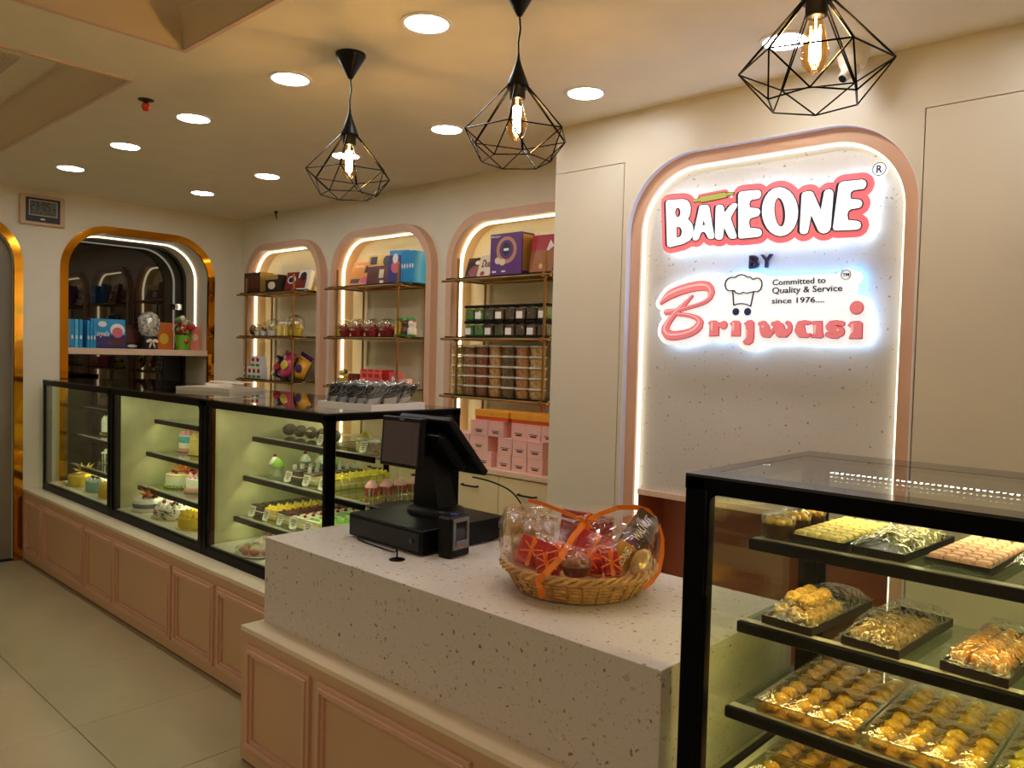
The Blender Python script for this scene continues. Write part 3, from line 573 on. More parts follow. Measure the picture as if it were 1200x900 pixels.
def jit(): JT[1] = (JT[1]+1) % 61; JT[0] = JT[1]*1.6e-5     # tiny height steps so overlapping dabs never lie in one plane
def stroke(m, pts, h0, h1, extra=0., n=14):
    """chain of round dabs with straight-sided hulls between them"""
    for i, p in enumerate(pts):
        jit(); m.prism([disc(p, p[2]+extra, n)], fxz, h0, h1-JT[0])
        if i:
            a, b = Vector(pts[i-1][:2]), Vector(p[:2]); d = (b-a); L = d.length
            if L < 1e-6: continue
            d /= L; nn = Vector((-d.y, d.x)); ra, rb = pts[i-1][2]+extra, p[2]+extra
            q = [a+nn*ra, b+nn*rb, b-nn*rb, a-nn*ra]; jit(); m.prism([[tuple(v) for v in q]], fxz, h0, h1-JT[0])
def outline(m, poly, r, h0, h1):
    k = len(poly); stroke(m, [(poly[i % k][0], poly[i % k][1], r) for i in range(k+1)], h0, h1, n=10)
def fill(m, poly, h0, h1): jit(); m.prism([poly], fxz, h0, h1-JT[0])
YP = YS+.068                                # stone panel surface
sg = thing('shop_sign', 'backlit pink and white BAKEONE sign board on the stone panel', 'sign', (0, 0, 0))
b0, b1 = YP-.030, YP-.075                   # back and front of the board
m = MB()
for L in SIGN_LETTERS: fill(m, L[0], b0, b1); outline(m, L[0], .030, b0, b1)
fill(m, PIN_BODY, b0, b1); outline(m, PIN_BODY, .016, b0, b1)
m.obj('board', signw_m, sg)
m = MB()
for L in SIGN_LETTERS: fill(m, L[0], b1, b1-.0045); outline(m, L[0], .027, b1, b1-.0045)
fill(m, PIN_BODY, b1, b1-.0045); outline(m, PIN_BODY, .013, b1, b1-.0045)
m.obj('pink_face', pinkf_m, sg)
for L in SIGN_LETTERS:
    nv = MB(); sh = [[(x-.011, z+.001) for x, z in l] for l in L]
    nv.prism(sh, fxz, b1-.0045, b1-.0062); outline(nv, L[0], .004, b1-.0045, b1-.0058)
    for l in L[1:]: outline(nv, l, .003, b1-.0045, b1-.0058)
    lt = MB().prism(L, fxz, b1-.0045, b1-.009).obj('letter', signw_m, sg); nv.obj('letter_shadow', navy_m, lt)
rp = MB().prism([PIN_BODY], fxz, b1-.0045, b1-.009)
for q in PIN_HANDLES: stroke(rp, q, b1-.0045, b1-.007)
rp = rp.obj('rolling_pin', lime_m, sg); nv = MB(); outline(nv, PIN_BODY, .003, b1-.0045, b1-.006)
for q in PIN_HANDLES: stroke(nv, q, b1-.0045, b1-.0058, extra=.0025)
nv.obj('pin_outline', navy_m, rp)
m = MB()
for L in SIGN_LETTERS: fill(m, L[0], YP-.012, YP-.020)
m.obj('backlight', halo_m, sg)
# registered mark
rm = thing('registered_mark', 'small round white registered mark plate beside the sign', 'sign', (0, 0, 0))
(cx, cz, cr) = (-1.018, 2.296, .026)
MB().prism([disc((cx, cz), cr, 24)], fxz, YP-.001, YP-.02).obj('plate', signw_m, rm)
MB().prism([disc((cx, cz), cr-.001, 24), disc((cx, cz), cr-.004, 24)], fxz, YP-.02, YP-.0215).obj('ring', navy_m, rm)
TEXT('letter', 'R', navy_m, fxz, cx-.010, cx+.011, cz-.014, cz+.014, YP-.02, YP-.022, rm, bold=.02)
by = thing('by_lettering', 'dark blue lettering BY between the two signs', 'sign', (0, 0, 0))
TEXT('letter', 'B', navy_m, fxz, -1.520, -1.480, 1.961, 2.014, YP-.001, YP-.016, by, bold=.015)
TEXT('letter', 'Y', navy_m, fxz, -1.471, -1.421, 1.961, 2.014, YP-.001, YP-.016, by, bold=.015)
# second board
bj = thing('brand_sign', 'backlit white Brijwasi sign board with salmon letters', 'sign', (0, 0, 0))
m = MB(); ex = .024
for s_ in SCRIPT_B + SCRIPT_STROKES: stroke(m, s_, b0, b1, ex)
for q in SCRIPT_POLYS: fill(m, q, b0, b1); outline(m, q, ex, b0, b1)
fill(m, PLATE, b0, b1); m.obj('board', signw_m, bj)
m = MB()
for s_ in SCRIPT_B: stroke(m, s_, b1, b1-.010)
big = m.obj('letter', salmon_m, bj)
m = MB()
for s_ in SCRIPT_B: stroke(m, s_, b1, b1-.004, .0028)
rose_m = P('sign_rose_edge', (214, 110, 124), .4)
m.obj('letter_edge', rose_m, big)
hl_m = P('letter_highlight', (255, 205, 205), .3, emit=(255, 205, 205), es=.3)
m = MB()
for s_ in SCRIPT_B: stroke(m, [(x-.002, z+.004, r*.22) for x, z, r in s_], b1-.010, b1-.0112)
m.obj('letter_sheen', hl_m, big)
groups = [([SCRIPT_POLYS[0]], [SCRIPT_STROKES[0]]), ([SCRIPT_POLYS[1]], []), ([SCRIPT_POLYS[2]], []), ([], SCRIPT_STROKES[1:3]), ([SCRIPT_POLYS[3]], [SCRIPT_STROKES[3]]), ([], [SCRIPT_STROKES[4]]), ([SCRIPT_POLYS[4]], [SCRIPT_STROKES[5]])]
for ps, ss in groups:
    m = MB(); e = MB()
    for q in ps: fill(m, q, b1, b1-.009); outline(e, q, .0028, b1, b1-.004)
    for s_ in ss: stroke(m, s_, b1, b1-.009); stroke(e, s_, b1, b1-.004, .0028)
    lt = m.obj('letter', salmon_m, bj); e.obj('letter_edge', rose_m, lt); hh = MB()
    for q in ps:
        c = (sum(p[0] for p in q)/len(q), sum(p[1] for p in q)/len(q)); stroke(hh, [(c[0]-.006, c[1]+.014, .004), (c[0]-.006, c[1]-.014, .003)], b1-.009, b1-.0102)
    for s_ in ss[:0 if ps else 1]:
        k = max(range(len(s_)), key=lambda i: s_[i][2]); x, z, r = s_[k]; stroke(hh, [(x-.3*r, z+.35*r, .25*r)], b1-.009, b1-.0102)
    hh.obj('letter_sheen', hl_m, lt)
m = MB()
for hl in HAT_LINES:
    pts = hl + ([hl[0]] if hl is HAT_LINES[0] else []); stroke(m, [(x, z, .0022) for x, z in pts], b1, b1-.0045, n=8)
m.obj('chef_hat', navy_m, bj)
for c in HAT_DOTS: MB().prism([disc(c, c[2]*.95, 18)], fxz, b1, b1-.0045).obj('round_dot', P('sign_blue', (24, 52, 120), .4), bj)
TEXT('lettering', 'Committed to', navy_m, fxz, -1.386, -1.176, 1.881, 1.904, b1, b1-.0035, bj, bold=.012)
TEXT('lettering', 'Quality & Service', navy_m, fxz, -1.386, -1.113, 1.841, 1.873, b1, b1-.0035, bj, bold=.012)
TEXT('lettering', 'since 1976....', navy_m, fxz, -1.386, -1.178, 1.8085, 1.831, b1, b1-.0035, bj, bold=.012)
MB().prism([disc((-1.102, 1.909), .0185, 22), disc((-1.102, 1.909), .0165, 22)], fxz, b1, b1-.0035).obj('mark_ring', navy_m, bj)
TEXT('mark_lettering', 'TM', navy_m, fxz, -1.114, -1.090, 1.903, 1.915, b1, b1-.0035, bj, bold=.015)
m = MB(); fill(m, PLATE, YP-.012, YP-.020)
for s_ in SCRIPT_B: stroke(m, s_, YP-.012, YP-.020)
for q in SCRIPT_POLYS: fill(m, q, YP-.012, YP-.020)
m.obj('backlight', halo_m, bj)
# ================================================================ things on the cash counter
ZK = .854
cd_ = thing('cash_box', 'wide black cash drawer under the till screens', 'cash drawer', (-2.546, 1.82, ZK))
MB().cbox(0, .436, .0, .42, .008, .094, .003).obj('case', blackp_m, cd_)
BX('drawer_front', P('drawer_black', (18, 18, 19), .45), (.012, .424, -.004, .001, .016, .080), cd_)
MB().cyl((.385, -.003, .050), (.385, -.009, .050), .010, n=14).obj('lock', P('lock_steel', (90, 90, 92), .3, 1.), cd_)
for x in (.03, .405):
    for y in (.04, .38): MB().cyl((x, y, 0), (x, y, .0085), .014, n=10).obj('rubber_foot', blackp_m, cd_)
ZD = ZK+.0945
ps = thing('till_terminal', 'black two-screen till terminal on the cash drawer', 'till', (-2.33, 2.08, ZD), (0, 0, .0))
m = MB(); m.lathe([(.125, 0), (.125, .012), (.118, .024), (.09, .030)], 28, sx=1.05, sy=.82); m.obj('foot', blackp_m, ps)
m = MB(); M0 = [(-.075, -.055), (.075, -.055), (.075, .045), (-.075, .045)]; M1 = [(-.042, -.02), (.042, -.02), (.042, .05), (-.042, .05)]
vs = [(x, y, .026) for x, y in M0] + [(x, y-.05, .27) for x, y in M1]
m.add(vs, [(3, 2, 1, 0), (4, 5, 6, 7), (0, 1, 5, 4), (1, 2, 6, 5), (2, 3, 7, 6), (3, 0, 4, 7)]); m.obj('neck', blackp_m, ps)
# operator screen leaning back towards +Y, seen from behind its edge
Ms = Matrix.Translation((.02, .012, .272)) @ Matrix.Rotation(R(42), 4, 'X')
m = MB(); m.cbox(-.15, .15, -.012, .016, -.15, .15, .006); m.xf(Ms); sc_ = m.obj('operator_screen', blackp_m, ps)
m = MB(); m.box(-.138, .138, .0162, .0172, -.135, .135); m.xf(Ms); m.obj('glass_face', P('screen_off', (12, 12, 15), .08), sc_)
m = MB(); m.cbox(-.10, .10, -.06, -.0115, -.09, .10, .014); m.xf(Ms); m.obj('rear_housing', blackp_m, sc_)
# customer screen facing the shop
Mc = Matrix.Translation((-.022, -.158, .288)) @ Matrix.Rotation(R(3), 4, 'Z') @ Matrix.Rotation(R(-4), 4, 'X')
m = MB(); m.cbox(-.112, .112, -.012, .012, -.096, .096, .004); m.xf(Mc); cs = m.obj('customer_screen', blackp_m, ps)
m = MB(); m.box(-.099, .099, -.0132, -.012, -.082, .078); m.xf(Mc); m.obj('glass_face', P('screen_dim', (44, 34, 32), .12, emit=(120, 95, 88), es=.08), cs)
m = MB(); m.box(-.012, .012, -.0126, -.012, .083, .089); m.xf(Mc); m.obj('maker_mark', P('mark_grey', (120, 120, 120), .4), cs)
m = MB(); m.box(-.05, .05, .0118, .12, -.05, .06); m.xf(Mc); m.obj('bracket', blackp_m, cs)
# scanner in front
sn = thing('barcode_scanner', 'black presentation scanner with grey window standing by the cash drawer', 'scanner', (-2.058, 1.925, ZK), (0, 0, R(4)))
MB().cbox(-.032, .032, -.055, .055, 0, .148, .008).obj('body', blackp_m, sn)
Mn = Matrix.Translation((.0, -.0, 0))
m = MB(); m.prism([rect(-.0455, .0455, 0, 0)] if 0 else [rect(-.040, .040, .030, .140), rect(-.030, .030, .045, .128)], fyz, .0318, .038); m.obj('window_frame', P('scanner_grey', (120, 120, 124), .35), sn)
BX('window_glass', P('scanner_glass', (38, 40, 50), .08), (.031, .0328, -.031, .031, .044, .129), sn)
BX('chin', MATS['scanner_grey'], (.0318, .042, -.030, .030, .045, .062), sn)
BX('red_light', P('scan_red', (200, 50, 30), .4, emit=(220, 50, 30), es=.4), (.0381, .0388, -.008, .008, .036, .040), sn)
MB().cyl((-.0, 0, .1475), (0, 0, .150), .016, n=16).obj('blue_button', P('button_blue', (60, 80, 150), .3), sn)
pr = thing('receipt_printer', 'low black receipt printer behind the cash drawer', 'printer', (-2.66, 2.00, ZK))
MB().cbox(0, .10, 0, .19, 0, .085, .006).obj('body', blackp_m, pr); BX('paper_slot', P('slot_grey', (60, 60, 60), .5), (.02, .08, .05, .058, .085, .0862), pr)
gm = thing('cable_grommet', 'round black cable grommet set in the counter top', 'grommet', (-2.145, 1.738, ZK))
MB().lathe([(.028, 0), (.028, .002), (.024, .004), (.008, .0042)], 24).obj('cap', black_m, gm)
def cable(name, label, pts, r=.003):
    # smooth the path
    P_ = [Vector(p) for p in pts]; out = []
    for i in range(len(P_)-1):
        p0, p1, p2, p3 = P_[max(i-1, 0)], P_[i], P_[i+1], P_[min(i+2, len(P_)-1)]
        for k in range(6):
            t = k/6; out.append(.5*((2*p1)+(p2-p0)*t+(2*p0-5*p1+4*p2-p3)*t*t+(3*p1-p0-3*p2+p3)*t**3))
    out.append(P_[-1]); return MB().tube(out, r, 6).obj(name, blackp_m, label=label, cat='cable')
cable('power_cable', 'thin black cable from the grommet to the cash drawer', [(-2.15, 1.742, ZK+.005), (-2.16, 1.748, ZK+.035), (-2.20, 1.77, ZK+.012), (-2.30, 1.79, ZK+.004), (-2.44, 1.80, ZK+.004), (-2.49, 1.822, ZK+.004)])
cable('screen_cable', 'black cable arching from the till screen down the back', [(-2.20, 2.15, ZD+.15), (-2.13, 2.19, ZD+.135), (-2.06, 2.23, ZD+.10), (-2.02, 2.255, ZD+.03), (-2.03, 2.262, ZK+.02), (-2.05, 2.265, ZK+.004)], .0035)

# ---------------------------------------------------------------- gift hamper
BXC, BYC = -1.515, 1.955
bk = thing('wicker_basket', 'round wicker gift basket on the stone counter', 'basket', (BXC, BYC, ZK))
straw = P('straw', (206, 160, 92), .55, var=.25, vscale=40., bump=.4, bscale=90.); straw2 = P('straw_dark', (178, 128, 66), .6, var=.2, vscale=40.)
MB().lathe([(.001, .004), (.175, .004), (.185, .01), (.23, .078), (.224, .078), (.18, .014), (.001, .012)], 36, cap=False).obj('liner', straw2, bk)
m = MB()
for k in range(6):
    z = .010+k*.012; rr = .188+.0435*(z-.010)/.068*1.02; pts = []
    for j in range(72):
        a = 2*pi*j/72; pts.append(((rr+.0035*sin(18*a+pi*k))*cos(a), (rr+.0035*sin(18*a+pi*k))*sin(a), z))
    m.tube(pts, .0062, 5, True)
m.obj('weave', straw, bk, kind='stuff')
m = MB()
for ph in (0, 2*pi/3, 4*pi/3):
    m.tube([((.236+.008*cos(14*a+ph))*cos(a), (.236+.008*cos(14*a+ph))*sin(a), .080+.008*sin(14*a+ph)) for a in [2*pi*j/168 for j in range(168)]], .0065, 5, True)
m.obj('rim_braid', straw, bk, kind='stuff')
m = MB()
for j in range(30):
    a = 2*pi*j/30; m.cyl((.192*cos(a), .192*sin(a), .006), (.236*cos(a), .236*sin(a), .078), .004, n=5)
m.obj('stakes', straw2, bk, kind='stuff')
redwrap = P('red_foil', (186, 44, 48), .3, metal=.25, var=.15, vscale=25.); orib = P('orange_ribbon', (246, 132, 34), .35)
maroon = P('maroon_card', (150, 52, 58), .4)
def hamp(p): return (BXC+p[0], BYC+p[1], ZK+p[2])
RV, FV = Vector((.732, .681, 0)), Vector((-.681, .732, 0))      # across and into the basket as the viewer sees it
def hp(r, f, z): v = RV*r+FV*f; return (BXC+v.x, BYC+v.y, ZK+z)
def gift(label, loc, rot, s, mat=None):
    t = thing('gift_box', label, 'gift', loc, rot, 'red wrapped gifts in the basket'); a, b, c = s
    MB().cbox(-a, a, -b, b, -c, c, .004).obj('wrapped_box', mat or redwrap, t)
    MB().box(-a-.001, a+.001, -.006, .006, -c-.001, c+.001).obj('ribbon_band', orib, t); MB().box(-.006, .006, -b-.001, b+.001, -c-.0012, c+.0012).obj('ribbon_band', orib, t)
    m = MB()
    for k in range(6):
        an = 2*pi*k/6+.3; m.tube([(0, -b-.002, 0), (.018*cos(an), -b-.012, .018*sin(an)), (.034*cos(an), -b-.006, .034*sin(an))], .0028, 5)
    m.obj('bow', orib, t); return t
rzB = R(43)
gift('red foil gift with orange bow beside the white sweets tray', hp(-.155, -.075, .125), (R(-25), R(18), rzB), (.038, .022, .045))
gift('small red foil gift with orange bow in front of the gold carton', hp(.085, -.145, .115), (R(-20), R(-10), rzB), (.024, .018, .036))
gift('red foil gift lying low beneath the ribbon crossing', hp(-.06, -.03, .105), (R(-50), 0, rzB), (.055, .02, .04))
gift('large maroon gift card box standing at the back of the basket', hp(.03, .10, .140), (R(-22), R(8), rzB), (.085, .016, .075), maroon)
gift('red gift box leaning towards the walnut carton', hp(.045, -.02, .125), (R(-40), R(20), rzB), (.06, .018, .05))
t = thing('sweets_tray', 'clear tray of round white and gold sweets upright in the basket', 'tray', hp(-.145, .06, .150), (R(-18), R(-6), rzB))
MB().cbox(-.075, .075, -.02, .02, -.085, .085, .005).obj('clear_shell', clearbox_m, t)
MB().box(-.070, .070, .012, .018, -.08, .08).obj('card_back', P('card_cream', (232, 214, 180), .5), t)
k = 0
for i in range(4):
    for j in range(4):
        o = MB().ell((0, 0, 0), (.0145, .011, .0165), 10, 7).obj('round_sweet', P('sweet_pearl', (240, 236, 236), .25) if (i+j) % 2 else P('sweet_gold', (206, 164, 96), .3), t, (-.05+i*.0335, -.002, -.06+j*.04))
t = thing('walnut_carton', 'brown and gold WALNUT carton slanting at the side of the basket', 'carton', hp(.155, -.035, .145), (R(-14), R(36), rzB))
MB().box(-.035, .035, -.02, .02, -.115, .115).obj('carton', P('carton_brown', (66, 36, 30), .35), t)
BX('gold_panel', P('carton_gold', (176, 130, 40), .3, .3), (-.0355, .0355, -.0206, .0206, -.1152, .0), t)
MB().prism([[(-.0356, .0), (.0356, .0), (-.0356, .045)]], fxz, -.0208, -.0195).obj('violet_corner', P('carton_violet', (110, 40, 110), .35), t)
fv = lambda u, w, h: (-w, h, u)
TEXT('lettering', 'WALNUT', white_m, fv, .025, .105, -.012, .016, -.0203, -.0212, t, bold=.01, shear=.2)
TEXT('lettering', 'BAKEONE', white_m, fv, -.105, -.015, -.012, .012, -.0208, -.0216, t, bold=.02)
gift('red foil gift at the front rim under the ribbon strand', hp(-.105, -.15, .105), (R(-30), R(-14), rzB), (.032, .02, .034))
gift('red foil gift behind the nut cup', hp(.02, -.10, .10), (R(-40), R(8), rzB), (.045, .02, .032))
t = thing('nut_cup', 'clear domed cup of caramel nuts in front in the basket', 'cup', hp(-.02, -.165, .085))
MB().lathe([(.035, 0), (.047, .03)], 18).obj('cup', P('cup_brown', (120, 66, 44), .4), t); MB().lathe([(.047, .03), (.047, .042), (.035, .06), (.012, .07), (.001, .071)], 18, cap=False).obj('dome_lid', clearbox_m, t)
for q in range(7):
    a = q*.9; MB().ell((.022*cos(a)*(q > 0), .022*sin(a)*(q > 0), .038), (.013, .011, .010), 8, 6).obj('nut', P('nut_caramel', (170, 100, 66), .4), t)
t = thing('gold_pouch', 'small pale gold pouch tucked beside the carton in the basket', 'pouch', hp(.185, -.09, .10), (R(-20), R(25), rzB))
MB().ell((0, 0, 0), (.035, .014, .05), 12, 8).obj('pouch', P('pouch_gold', (196, 176, 120), .25, .4), t)
# film over the hamper
cl = MB(); rnd = random.Random(3); nn = 44; vs = []
prof = [(.243, .086, 0), (.252, .115, .5), (.254, .150, 1), (.250, .185, 1), (.238, .215, 1), (.20, .222, 1), (.14, .212, 1), (.07, .196, 1), (.006, .188, 0)]
for r_, z_, jt in prof:
    for k in range(nn):
        a = 2*pi*k/nn; v = RV*cos(a)+FV*sin(a)
        lift = .022*max(0, -cos(a))**2+.018*max(0, cos(a))**2-.05*max(0, -sin(a))**2
        rr = r_*(1-.05*max(0, -sin(a)))+jt*(rnd.random()-.5)*.012
        vs.append((v.x*rr, v.y*rr, z_+lift*min(1, (z_-.086)/.08)+jt*(rnd.random()-.5)*.010))
m_ = len(prof); cl.add(vs, [(i*nn+k, i*nn+(k+1) % nn, (i+1)*nn+(k+1) % nn, (i+1)*nn+k) for i in range(m_-1) for k in range(nn)], True)
cl.obj('cellophane_wrap', cello_m, loc=(BXC, BYC, ZK), label='clear cellophane film over the gift basket', cat='wrapping')
def flat_ribbon(m, pts, w, nrm=(0, 0, 1)):
    pts = [Vector(p) for p in pts]; vs = []
    for i, p in enumerate(pts):
        d = (pts[min(i+1, len(pts)-1)]-pts[max(i-1, 0)]).normalized(); s_ = d.cross(Vector(nrm)); s_ = s_.normalized() if s_.length > 1e-4 else Vector((1, 0, 0))
        n_ = s_.cross(d)*.0008
        vs += [p-s_*w-n_, p+s_*w-n_, p+s_*w+n_, p-s_*w+n_]
    m.add(vs, [(i*4+a, i*4+(a+1) % 4, i*4+4+(a+1) % 4, i*4+4+a) for i in range(len(pts)-1) for a in range(4)] + [(0, 1, 2, 3), (len(vs)-1, len(vs)-2, len(vs)-3, len(vs)-4)])
rb = thing('orange_ribbon', 'orange ribbon tied over the cellophane of the gift basket', 'ribbon')
fr = tuple(-FV)
m = MB(); flat_ribbon(m, [hp(-.118, -.185, .018), hp(-.128, -.222, .06), hp(-.135, -.235, .088), hp(-.115, -.240, .105), hp(-.07, -.215, .145), hp(-.03, -.14, .19), hp(.015, -.06, .220)], .009, fr); m.obj('front_strand', orib, rb)
m = MB(); flat_ribbon(m, [hp(.015, -.06, .221), hp(.06, -.02, .236), hp(.12, 0, .255), hp(.175, .0, .258), hp(.215, .0, .247), hp(.246, 0, .21), hp(.262, 0, .16), hp(.262, -.005, .11), hp(.25, -.02, .06), hp(.225, -.03, .028), hp(.20, -.04, .012)], .008, fr); m.obj('side_strand', orib, rb)
m = MB(); flat_ribbon(m, [hp(.015, -.06, .221), hp(-.04, -.01, .235), hp(-.10, .03, .250), hp(-.16, .05, .262)], .006, fr); m.obj('rear_strand', orib, rb)
m = MB()
for k in range(5):
    a = k*1.3; m.tube([hp(.015, -.06, .222), hp(.015+.02*cos(a), -.075, .222+.016*sin(a)+.008), hp(.015+.036*cos(a), -.07, .222+.022*sin(a))], .004, 5)
m.obj('knot', orib, rb)

# ================================================================ trays on top of the cake cases
tr = thing('white_tray', 'white tray on the pastry case holding black packs', 'tray', (-2.965, 2.235, ZT), (0, 0, R(6)))
MB().box(-.17, .17, -.16, .16, 0, .004).obj('tray_floor', white_m, tr)
MB().prism([rect(-.178, .178, -.168, .168), rect(-.17, .17, -.16, .16)], fxy, 0, .03).obj('tray_rim', white_m, tr)
silver = P('pack_clear', (120, 118, 116), .12, .5)
Mt = Matrix.Translation((-2.965, 2.235, ZT)) @ Matrix.Rotation(R(6), 4, 'Z')
n_ = 0
for j, y in enumerate((-.10, .0, .10)):
    for i in range(5):
        p = Mt @ Vector((-.125+i*.062, y, .068)); n_ += 1
        if j == 2 and i == 0: continue
        lab = f'black wrapped cake pack leaning in the white tray, {ordn[i]} in the {("front", "middle", "rear")[j]} line'
        t = thing('wrapped_pack', lab, 'pack', p, (R(8), R(38+random.randint(-6, 6)), R(random.randint(-10, 14))), 'black packs in the white tray')
        MB().cbox(-.008, .008, -.042, .042, -.058, .058, .004).obj('pack', P('pack_dark', (34, 28, 28), .25), t)
        MB().cbox(-.013, .013, -.046, .046, -.064, .064, .005).obj('film', wrap_m, t)
        BX('label_card', P('label_white', (226, 222, 214), .4), (.0085, .0092, -.032, .032, -.048, -.012), t)
tr2 = thing('steel_tray', 'shallow tray with white plastic knives on the middle cake case', 'tray', (-4.58, 2.31, ZT), (0, 0, R(20)))
MB().box(-.20, .20, -.14, .14, 0, .004).obj('tray_floor', P('tray_grey', (196, 186, 164), .35), tr2)
MB().prism([rect(-.208, .208, -.148, .148), rect(-.20, .20, -.14, .14)], fxy, 0, .022).obj('tray_rim', MATS['tray_grey'], tr2)
ivory = P('knife_ivory', (240, 230, 208), .35)
for k in range(9):
    t = thing('cake_knife', f'white plastic cake knife on the shallow tray, {ordn[k]} up from the tray', 'knife', Mt.inverted() @ Vector((0, 0, 0)) if 0 else (-4.60+random.uniform(-.06, .06), 2.31+.022*(k-4), ZT+.010+.005*k), (R(random.randint(-14, 14)), 0, R(14+random.randint(-34, 34))), 'white plastic knives')
    MB().prism([[(-.15, -.011), (-.02, -.011), (.0, -.008), (.13, -.010), (.15, .0), (.13, .010), (.0, .006), (-.02, .011), (-.15, .011)]], fxy, -.0022, .0022).obj('blade', ivory, t)
    for q in range(3): BX('handle_rib', ivory, (-.13+q*.03, -.12+q*.03, -.009, .009, .0022, .0036), t)
# ================================================================ cakes and pastries
cm = lambda n, c, r=.45, **k: P(n, c, r, **k)
cw, cy, cb, cp = cm('cream_white', (246, 240, 226)), cm('cream_yellow', (248, 214, 60)), cm('cream_blue', (150, 204, 206)), cm('cream_pink', (240, 170, 176))
cch, cgo, cor, cgr = cm('chocolate', (58, 34, 26), .3), cm('cream_gold', (222, 192, 104)), cm('orange_slice', (250, 150, 40)), cm('cream_green', (150, 200, 70))
cteal = cm('cream_teal', (90, 176, 196)); ccherry = cm('cherry_red', (180, 24, 30), .2); cboard = cm('cake_board', (214, 190, 120), .3, metal=.3)
clace = cm('white_lace', (240, 236, 226))
def cake(label, x, y, z, r, h, body, deco, deco_m=None, bands=(), board=True, extra=None):
    t = thing('cake', label, 'cake', (x, y, z), (0, 0, random.random()*3), 'round cakes in the cake cases')
    if board: MB().lathe([(r*1.13, 0), (r*1.13, .004)], 28).obj('board', cboard, t)
    z0 = .0042
    MB().lathe([(r*.99, z0), (r, z0+.006), (r, z0+h-.012), (r*.97, z0+h-.003), (r*.90, z0+h), (.001, z0+h)], 32).obj('sponge', body, t)
    for a, b, mt in bands:
        MB().lathe([(r+.0006, z0+a*h), (r+.0018, z0+a*h+.002), (r+.0018, z0+b*h-.002), (r+.0006, z0+b*h)], 32, cap=False).obj('icing_band', mt, t)
    zt = z0+h
    def dab(name, x_, y_, s, mt, k=1.3): MB().lathe([(s, -.002), (s*.95, s*.35), (s*.6, s*.8*k), (s*.15, s*1.2*k), (.0005, s*1.3*k)], 9).obj(name, mt, t, (x_, y_, zt))
    if 'rosettes' in deco:
        n = int(2*pi*r*.78/(.034)); 
        for k in range(n): dab('rosette', r*.78*cos(2*pi*k/n), r*.78*sin(2*pi*k/n), .017, deco_m)
    if 'full' in deco:
        for k in range(5): dab('rosette', r*.38*cos(2*pi*k/5), r*.38*sin(2*pi*k/5), .018, deco_m)
        dab('rosette', 0, 0, .017, deco_m)
    if 'petals' in deco:
        for q, (n, L, tl) in enumerate(((9, r*.80, .45), (7, r*.62, 1.1))):
            for k in range(n):
                a = 2*pi*k/n+q*.3; m = MB()
                m.add([(0, 0, .004), (L*.5, -L*.17, .004+L*.5*tl), (L, 0, .004+L*tl), (L*.5, L*.17, .004+L*.5*tl), (L*.5, 0, .010+L*.5*tl)], [(0, 1, 4), (1, 2, 4), (2, 3, 4), (3, 0, 4), (0, 3, 2, 1)])
                m.obj('fruit_petal', extra or deco_m, t, (0, 0, zt), (0, 0, a))
    if 'cherries' in deco:
        for k in range(6): MB().ell((0, 0, 0), (.011, .011, .011), 10, 7).obj('cherry', ccherry, t, (r*.6*cos(k*pi/3), r*.6*sin(k*pi/3), zt+.01+(.016 if 'rosettes' in deco else 0)))
    if 'shards' in deco:
        rr = random.Random(int(x*1000))
        for k in range(12):
            a, q = rr.random()*6.28, r*.7*rr.random(); MB().cbox(-.018, .018, -.002, .002, -.012, .012, .0008).obj('chocolate_shard', cch if k % 3 else cw, t, (q*cos(a), q*sin(a), zt+.014), (rr.random()-.5, rr.random()*1.2-.6, a))
    if 'stripes' in deco:
        for k in range(22):
            a = 2*pi*k/22; MB().cyl((0, 0, z0+.004), (0, 0, z0+h*.92), .0045, n=6).obj('chocolate_stick', cch, t, (r*1.015*cos(a), r*1.015*sin(a), 0))
    if 'flecks' in deco:
        m = MB(); rr = random.Random(5)
        for k in range(150):
            a, zz = rr.random()*6.28, z0+.004+rr.random()*(h-.01); m.cbox(r*cos(a)-.004, r*cos(a)+.004, r*sin(a)-.004, r*sin(a)+.004, zz-.003, zz+.003, .001)
        m.obj('chocolate_flecks', cch, t, kind='stuff')
    if 'beads' in deco:
        n = int(2*pi*r/.022)
        for k in range(n): MB().ell((0, 0, 0), (.008, .008, .007), 8, 5).obj('icing_bead', deco_m, t, (r*1.03*cos(2*pi*k/n), r*1.03*sin(2*pi*k/n), z0+.006))
    return t
Z2, Z3, ZDk = .9105, .7015, ZP+.0505
cake('white cake with swirled rosettes and choc flecks at its foot', -6.235, 2.30, Z2, .082, .105, cw, ('rosettes', 'full'), cw, bands=((.0, .12, cch),))
cake('cake ringed with upright chocolate sticks', -6.17, 2.27, Z3, .078, .075, cw, ('stripes', 'shards'), cch)
cake('cream cake with chocolate flecked side beside the stick cake', -5.96, 2.27, Z3, .075, .07, cgo, ('flecks', 'rosettes'), cch)
cake('yellow cake topped with a big yellow flower', -6.06, 2.04, ZDk, .105, .075, cy, ('petals',), cy)
cake('pale blue cake with white cream swirls', -5.75, 2.05, ZDk, .105, .07, cb, ('rosettes', 'full', 'shards'), cw)
cake('plain yellow cake with yellow cream dabs against the case post', -5.47, 2.03, ZDk, .10, .07, cy, ('rosettes',), cy)
cake('teal white and pink tall cake with rosettes', -4.965, 2.32, Z2, .084, .10, cw, ('rosettes', 'full'), cp, bands=((.52, .92, cteal), (.0, .18, cp)))
cake('gold crumbed tall cake beside the teal cake', -4.765, 2.30, Z2, .085, .10, cgo, ('rosettes',), cgo)
cake('white cake crowned with orange slices', -4.90, 2.235, Z3, .108, .075, cw, ('petals', 'beads', 'cherries'), cgr, extra=cor, bands=((.86, .99, cy),))
